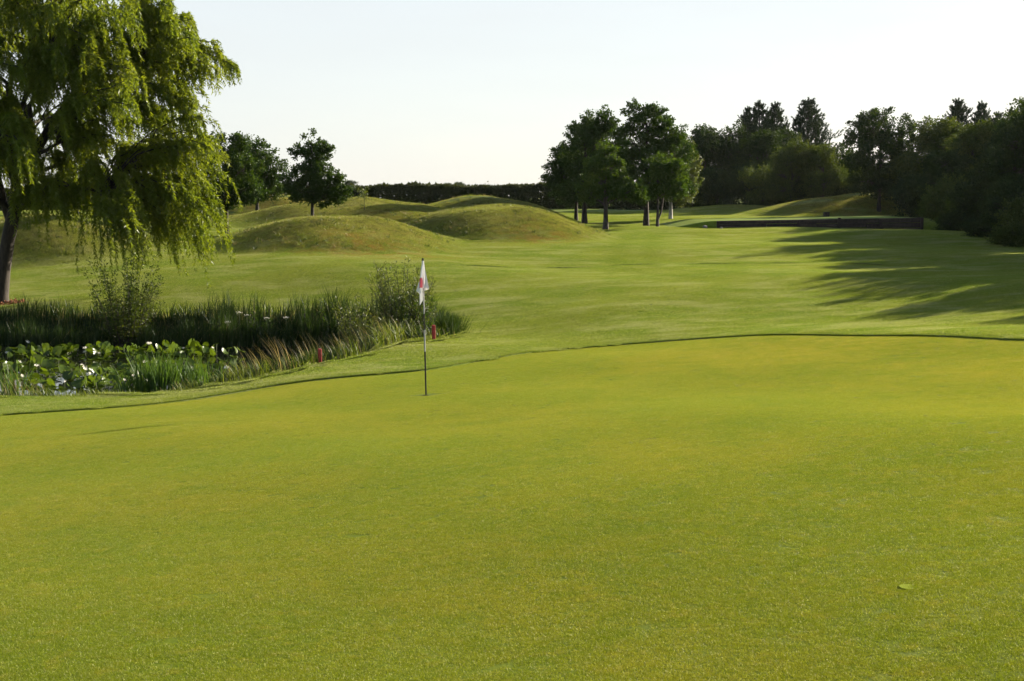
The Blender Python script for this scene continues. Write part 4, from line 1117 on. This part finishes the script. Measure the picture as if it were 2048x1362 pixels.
# ------------------------------------------------------------------ flagstick and hole
pz = gz(PIN[0], PIN[1])
e = empty('golf_hole', (PIN[0], PIN[1], pz)); tag(e, 'dark round hole cut in the green under the flagstick', 'hole')
def ringwall(name, r, z0, z1, mat, parent, n=32, floor=False):
    V, Q = [], []
    for k in range(n):
        a = 6.283185 * k / n; V += [(math.cos(a) * r, math.sin(a) * r, z0), (math.cos(a) * r, math.sin(a) * r, z1)]
    for k in range(n):
        i, j = 2 * k, 2 * ((k + 1) % n); Q.append((i, j, j + 1, i + 1))
    if floor: Q.append(tuple(range(0, 2 * n, 2)))
    return mobj(name, mesh_py(name, V, Q), mat, parent)
ringwall('earth_side', .0545, -.03, .0, M_soil, e)
ringwall('cup', .0535, -.16, -.026, M_white, e, floor=True)
PH = 2.10
tip = at(845.5, 518, PIN[1])
lx = (tip[0] - PIN[0]); PHz = tip[2] - pz
e = empty('flagstick', (PIN[0], PIN[1], pz)); tag(e, 'black and white banded flagstick with a limp white flag', 'flagstick')
def pole(z0, z1, mat, name, r=.0125):
    T = Tubes(); f = lambda z: (lx * z / PHz, 0, z)
    T.add([f(z0), f((z0 + z1) / 2), f(z1)], r, 10); mobj(name, T.mesh(name), mat, e)
zv = lambda v: (787 - v) / (787 - 518) * PHz
pole(-.14, zv(700), M_black, 'pole_band', .0135); pole(zv(700), zv(657), M_white, 'pole_band', .0125); pole(zv(657), zv(625), M_black, 'pole_band', .012); pole(zv(625), zv(520), M_white, 'pole_band', .0105)
pole(zv(521), zv(516.5), M_black, 'cap', .018)
# limp flag: folded sheet, row by row
mf, nt, out = new_mat('flag_cloth'); b = NB(nt)
d = b.n('ShaderNodeBsdfDiffuse'); d.inputs['Color'].default_value = (.72, .72, .74, 1); t = b.n('ShaderNodeBsdfTranslucent'); t.inputs['Color'].default_value = (.5, .49, .48, 1)
mx = b.n('ShaderNodeMixShader'); mx.inputs[0].default_value = .16; b.l(d.outputs[0], mx.inputs[1]); b.l(t.outputs[0], mx.inputs[2]); b.l(mx.outputs[0], out.inputs['Surface'])
mr, nt, out = new_mat('flag_red'); b = NB(nt)
d = b.n('ShaderNodeBsdfDiffuse'); d.inputs['Color'].default_value = (.36, .09, .12, 1); t = b.n('ShaderNodeBsdfTranslucent'); t.inputs['Color'].default_value = (.42, .08, .11, 1)
mx = b.n('ShaderNodeMixShader'); mx.inputs[0].default_value = .16; b.l(d.outputs[0], mx.inputs[1]); b.l(t.outputs[0], mx.inputs[2]); b.l(mx.outputs[0], out.inputs['Surface'])
ns, nr_ = 48, 40
px = PIN[1] / F
ztop = zv(522)
# path of the folded cloth seen from above: pole -> right fold -> left fold (front) -> inner right -> left tip
path = np.array([(0, .014), (1.0, .03), (.25, .055), (-1.0, .015), (-.25, -.035), (-.72, -.055), (-.1, -.07)])
sp = np.linspace(0, 1, len(path))
# length of cloth below the top at each place on the path (metres)
lenm = np.array([.40, .44, .46, .475, .60, .69, .60])
V = []; Q = []; mi = []
for i in range(ns + 1):
    s_ = i / ns
    xx = np.interp(s_, sp, path[:, 0]); yy = np.interp(s_, sp, path[:, 1]); Lm = np.interp(s_, sp, lenm)
    for j in range(nr_ + 1):
        t = j / nr_; zz = t * Lm
        wR = np.interp(zz, [0, .12, .43, .5, .7], [.012, .03, .085, .07, .05]); wL = np.interp(zz, [0, .12, .30, .465, .5, .69], [.012, .03, .06, .115, .085, .085])
        x = xx * (wR if xx > 0 else wL)
        z = ztop - zz
        V.append((lx * z / PHz + x, yy * min(1, .25 + zz * 2.4), z))
for i in range(ns):
    for j in range(nr_):
        a = i * (nr_ + 1) + j; Q.append((a, a + 1, a + nr_ + 2, a + nr_ + 1))
        zz = (ztop - V[a][2]); xx = V[a][0] - lx * V[a][2] / PHz
        mi.append(1 if (.25 < zz < .41 and -.062 < xx < -.010 and i / ns > .35) else 0)
me = mesh_py('flag', V, Q)
fl = mobj('flag', me, [mf, mr], e); me.polygons.foreach_set('material_index', mi)
fl.data.update()
T = Tubes(); T.add([(lx * z / PHz, 0, z) for z in (ztop - .42, ztop - .2, ztop)], [.021, .019, .017], 12); mobj('flag_sleeve', T.mesh('flag_sleeve'), mf, fl)

# old hole plug
pp = green_px(1818, 1158); z = gz(*pp)
bm = bmesh.new(); bmesh.ops.create_cone(bm, cap_ends=True, segments=28, radius1=.055, radius2=.053, depth=.02)
bmesh.ops.subdivide_edges(bm, edges=[], cuts=1)
me = bpy.data.meshes.new('turf_plug'); bm.to_mesh(me); bm.free()
mp = plain_mat('plug_turf', (.125, .160, .007), .9, .5, 160, .03)
o = mobj('turf_plug', me, mp); o.location = (pp[0], pp[1], z - .0050); tag(o, 'old hole plug, a small round patch of paler turf at right', 'turf plug')

# ------------------------------------------------------------------ red hazard stakes
for u, v, Y, h, lab in ((640, 733, 28.1, .33, 'short red stake at the pond edge left of the flagstick'), (867.5, 685, 31.9, .38, 'short red stake at the pond edge right of the flagstick')):
    p = at(u, v, Y); z = gz(p[0], p[1]) + LIP
    e = empty('hazard_stake', (p[0], p[1], z), rng.uniform(.3, .6)); e.rotation_euler = (rng.normal() * .02, rng.normal() * .02 - .02, .5); tag(e, lab, 'stake', 'red stakes beside the pond')
    mobj('post', box_mesh('stake_post', .07, .07, h - .03, .008, .03), M_red, e); mobj('foot', box_mesh('stake_foot', .062, .062, .16, 0, -.12), M_barkg, e)

# ------------------------------------------------------------------ tee with its sleeper wall
tl, trr = at(1433, 441, 70), at(1845, 434.5, 70)
bl, br = gz(tl[0], 70), gz(trr[0], 70)
e = empty('sleeper_wall', (0, 0, 0)); tag(e, 'low dark retaining wall of stacked timber sleepers at the front of the tee', 'wall')
Lw = trr[0] - tl[0]; courses = 3
for c in range(courses):
    x = tl[0]; cuts = [0]
    ln_ = [4.2, 2.2, 4.3] if c == 2 else ([2.6, 2.6, 2.6, 2.9] if c == 1 else [3.9, 2.4, 2.4, 2.0])
    tot = sum(ln_); pos = 0
    for L_ in ln_:
        L_ = L_ / tot * Lw; xc = x + pos + L_ / 2; pos += L_
        f_ = (xc - tl[0]) / Lw
        ztop_ = tl[2] + (trr[2] - tl[2]) * f_; zb = min(bl, br) * 0 + (bl + (br - bl) * f_) - .12
        hh = (ztop_ - zb) / courses
        o = mobj('sleeper', box_mesh('sleeper', L_ - .035, .22, hh - .018, .014), M_timber, e)
        o.location = (xc, 70 + rng.normal() * .012, zb + hh * c); o.rotation_euler = (0, -math.atan2(trr[2] - tl[2], Lw), rng.normal() * .003)
for u in (1436, 1596, 1677, 1760, 1842):
    p = at(u, 440, 70); f_ = (p[0] - tl[0]) / Lw; zt = tl[2] + (trr[2] - tl[2]) * f_
    o = mobj('post', box_mesh('wall_post', .14, .12, .75, .01, -.75), M_timber, e); o.location = (p[0], 69.83, zt + (.05 if u == 1677 else -.02))
# tee top
nx, ny = 70, 26
xs = np.linspace(tl[0] - 3.0, trr[0] + 2.5, nx); ys = np.r_[70.04, np.linspace(70.05, 81, ny - 1)]
TX, TY = np.meshgrid(xs, ys)
f_ = (TX - tl[0]) / Lw; topz = tl[2] + (trr[2] - tl[2]) * np.clip(f_, 0, 1) - .03
kk = sstep(-3.0 / Lw, 0.005, f_) * (1 - sstep(.995, 1 + 2.5 / Lw, f_)) * (1 - sstep(78, 81, TY))
TZ = (ground_z(TX, TY) - .05) * (1 - kk) + np.maximum(topz, ground_z(TX, TY) + .01) * kk
TZ[0] = np.minimum(ground_z(TX[0], TY[0]) - .1, TZ[0])
i = np.arange(ny - 1)[:, None] * nx; j = np.arange(nx - 1)[None]
me = mesh_np('tee', np.stack([TX, TY, TZ], -1).reshape(-1, 3), np.stack([i + j, i + j + 1, i + nx + j + 1, i + nx + j], -1).reshape(-1, 4))
for nm, val in (('dry', 0.05), ('dew', .5), ('long', 0)): me.attributes.new(nm, 'FLOAT', 'POINT').data.foreach_set('value', np.full(nx * ny, val, np.float32))
o = mobj('tee_ground', me, M_tee); tag(o, 'flat raised tee behind the sleeper wall', kind='structure')
# bin behind the tee
p = spot(1653, 86, 424)
e = empty('litter_bin', p, 0, (.8, .8, .85)); tag(e, 'small dark square bin on the bank behind the sleeper wall', 'bin')
mobj('body', box_mesh('bin_body', .42, .38, .42, .02, .08), M_timber, e); mobj('rim', box_mesh('bin_rim', .47, .43, .05, .01, .50), M_black, e)
for sx in (-1, 1):
    o = mobj('leg', box_mesh('bin_leg', .06, .3, .16, 0, -.07), M_black, e); o.location.x = sx * .15
# stones at the left end of the wall
for u, v, Y, s_, lab in ((1410, 456, 69.6, .12, 'pale pointed stone left of the sleeper wall'), (1443, 458, 69.3, .07, 'tiny dark stone before the left end of the sleeper wall')):
    p = at(u, v, Y); bm = bmesh.new(); bmesh.ops.create_icosphere(bm, subdivisions=2, radius=1)
    for q in bm.verts: q.co = q.co * (1 + rng.normal() * .12); q.co.x *= 1.15 * s_; q.co.y *= .9 * s_; q.co.z *= .95 * s_
    me = bpy.data.meshes.new('stone'); bm.to_mesh(me); bm.free()
    o = mobj('stone', me, M_stone); o.location = (p[0], p[1], gz(p[0], p[1]) + LIP + s_ * .5); o.rotation_euler = (.3, .5, .2); tag(o, lab, 'stone', 'stones by the wall')
# ------------------------------------------------------------------ thin morning haze
HAZE = .00004
me = box_mesh('haze', 900, 1000, 16, 0, -4)
m, nt, out = new_mat('haze'); b = NB(nt)
pv = b.n('ShaderNodeVolumePrincipled'); pv.inputs['Color'].default_value = (.86, .90, .95, 1); pv.inputs['Density'].default_value = HAZE; pv.inputs['Anisotropy'].default_value = .4
b.l(pv.outputs[0], out.inputs['Volume'])
o = mobj('haze', me, m); o.location = (0, 300, 0); tag(o, 'thin morning haze over the course', 'haze', kind='stuff')
print('tris', sum(len(m.polygons) for m in bpy.data.meshes))
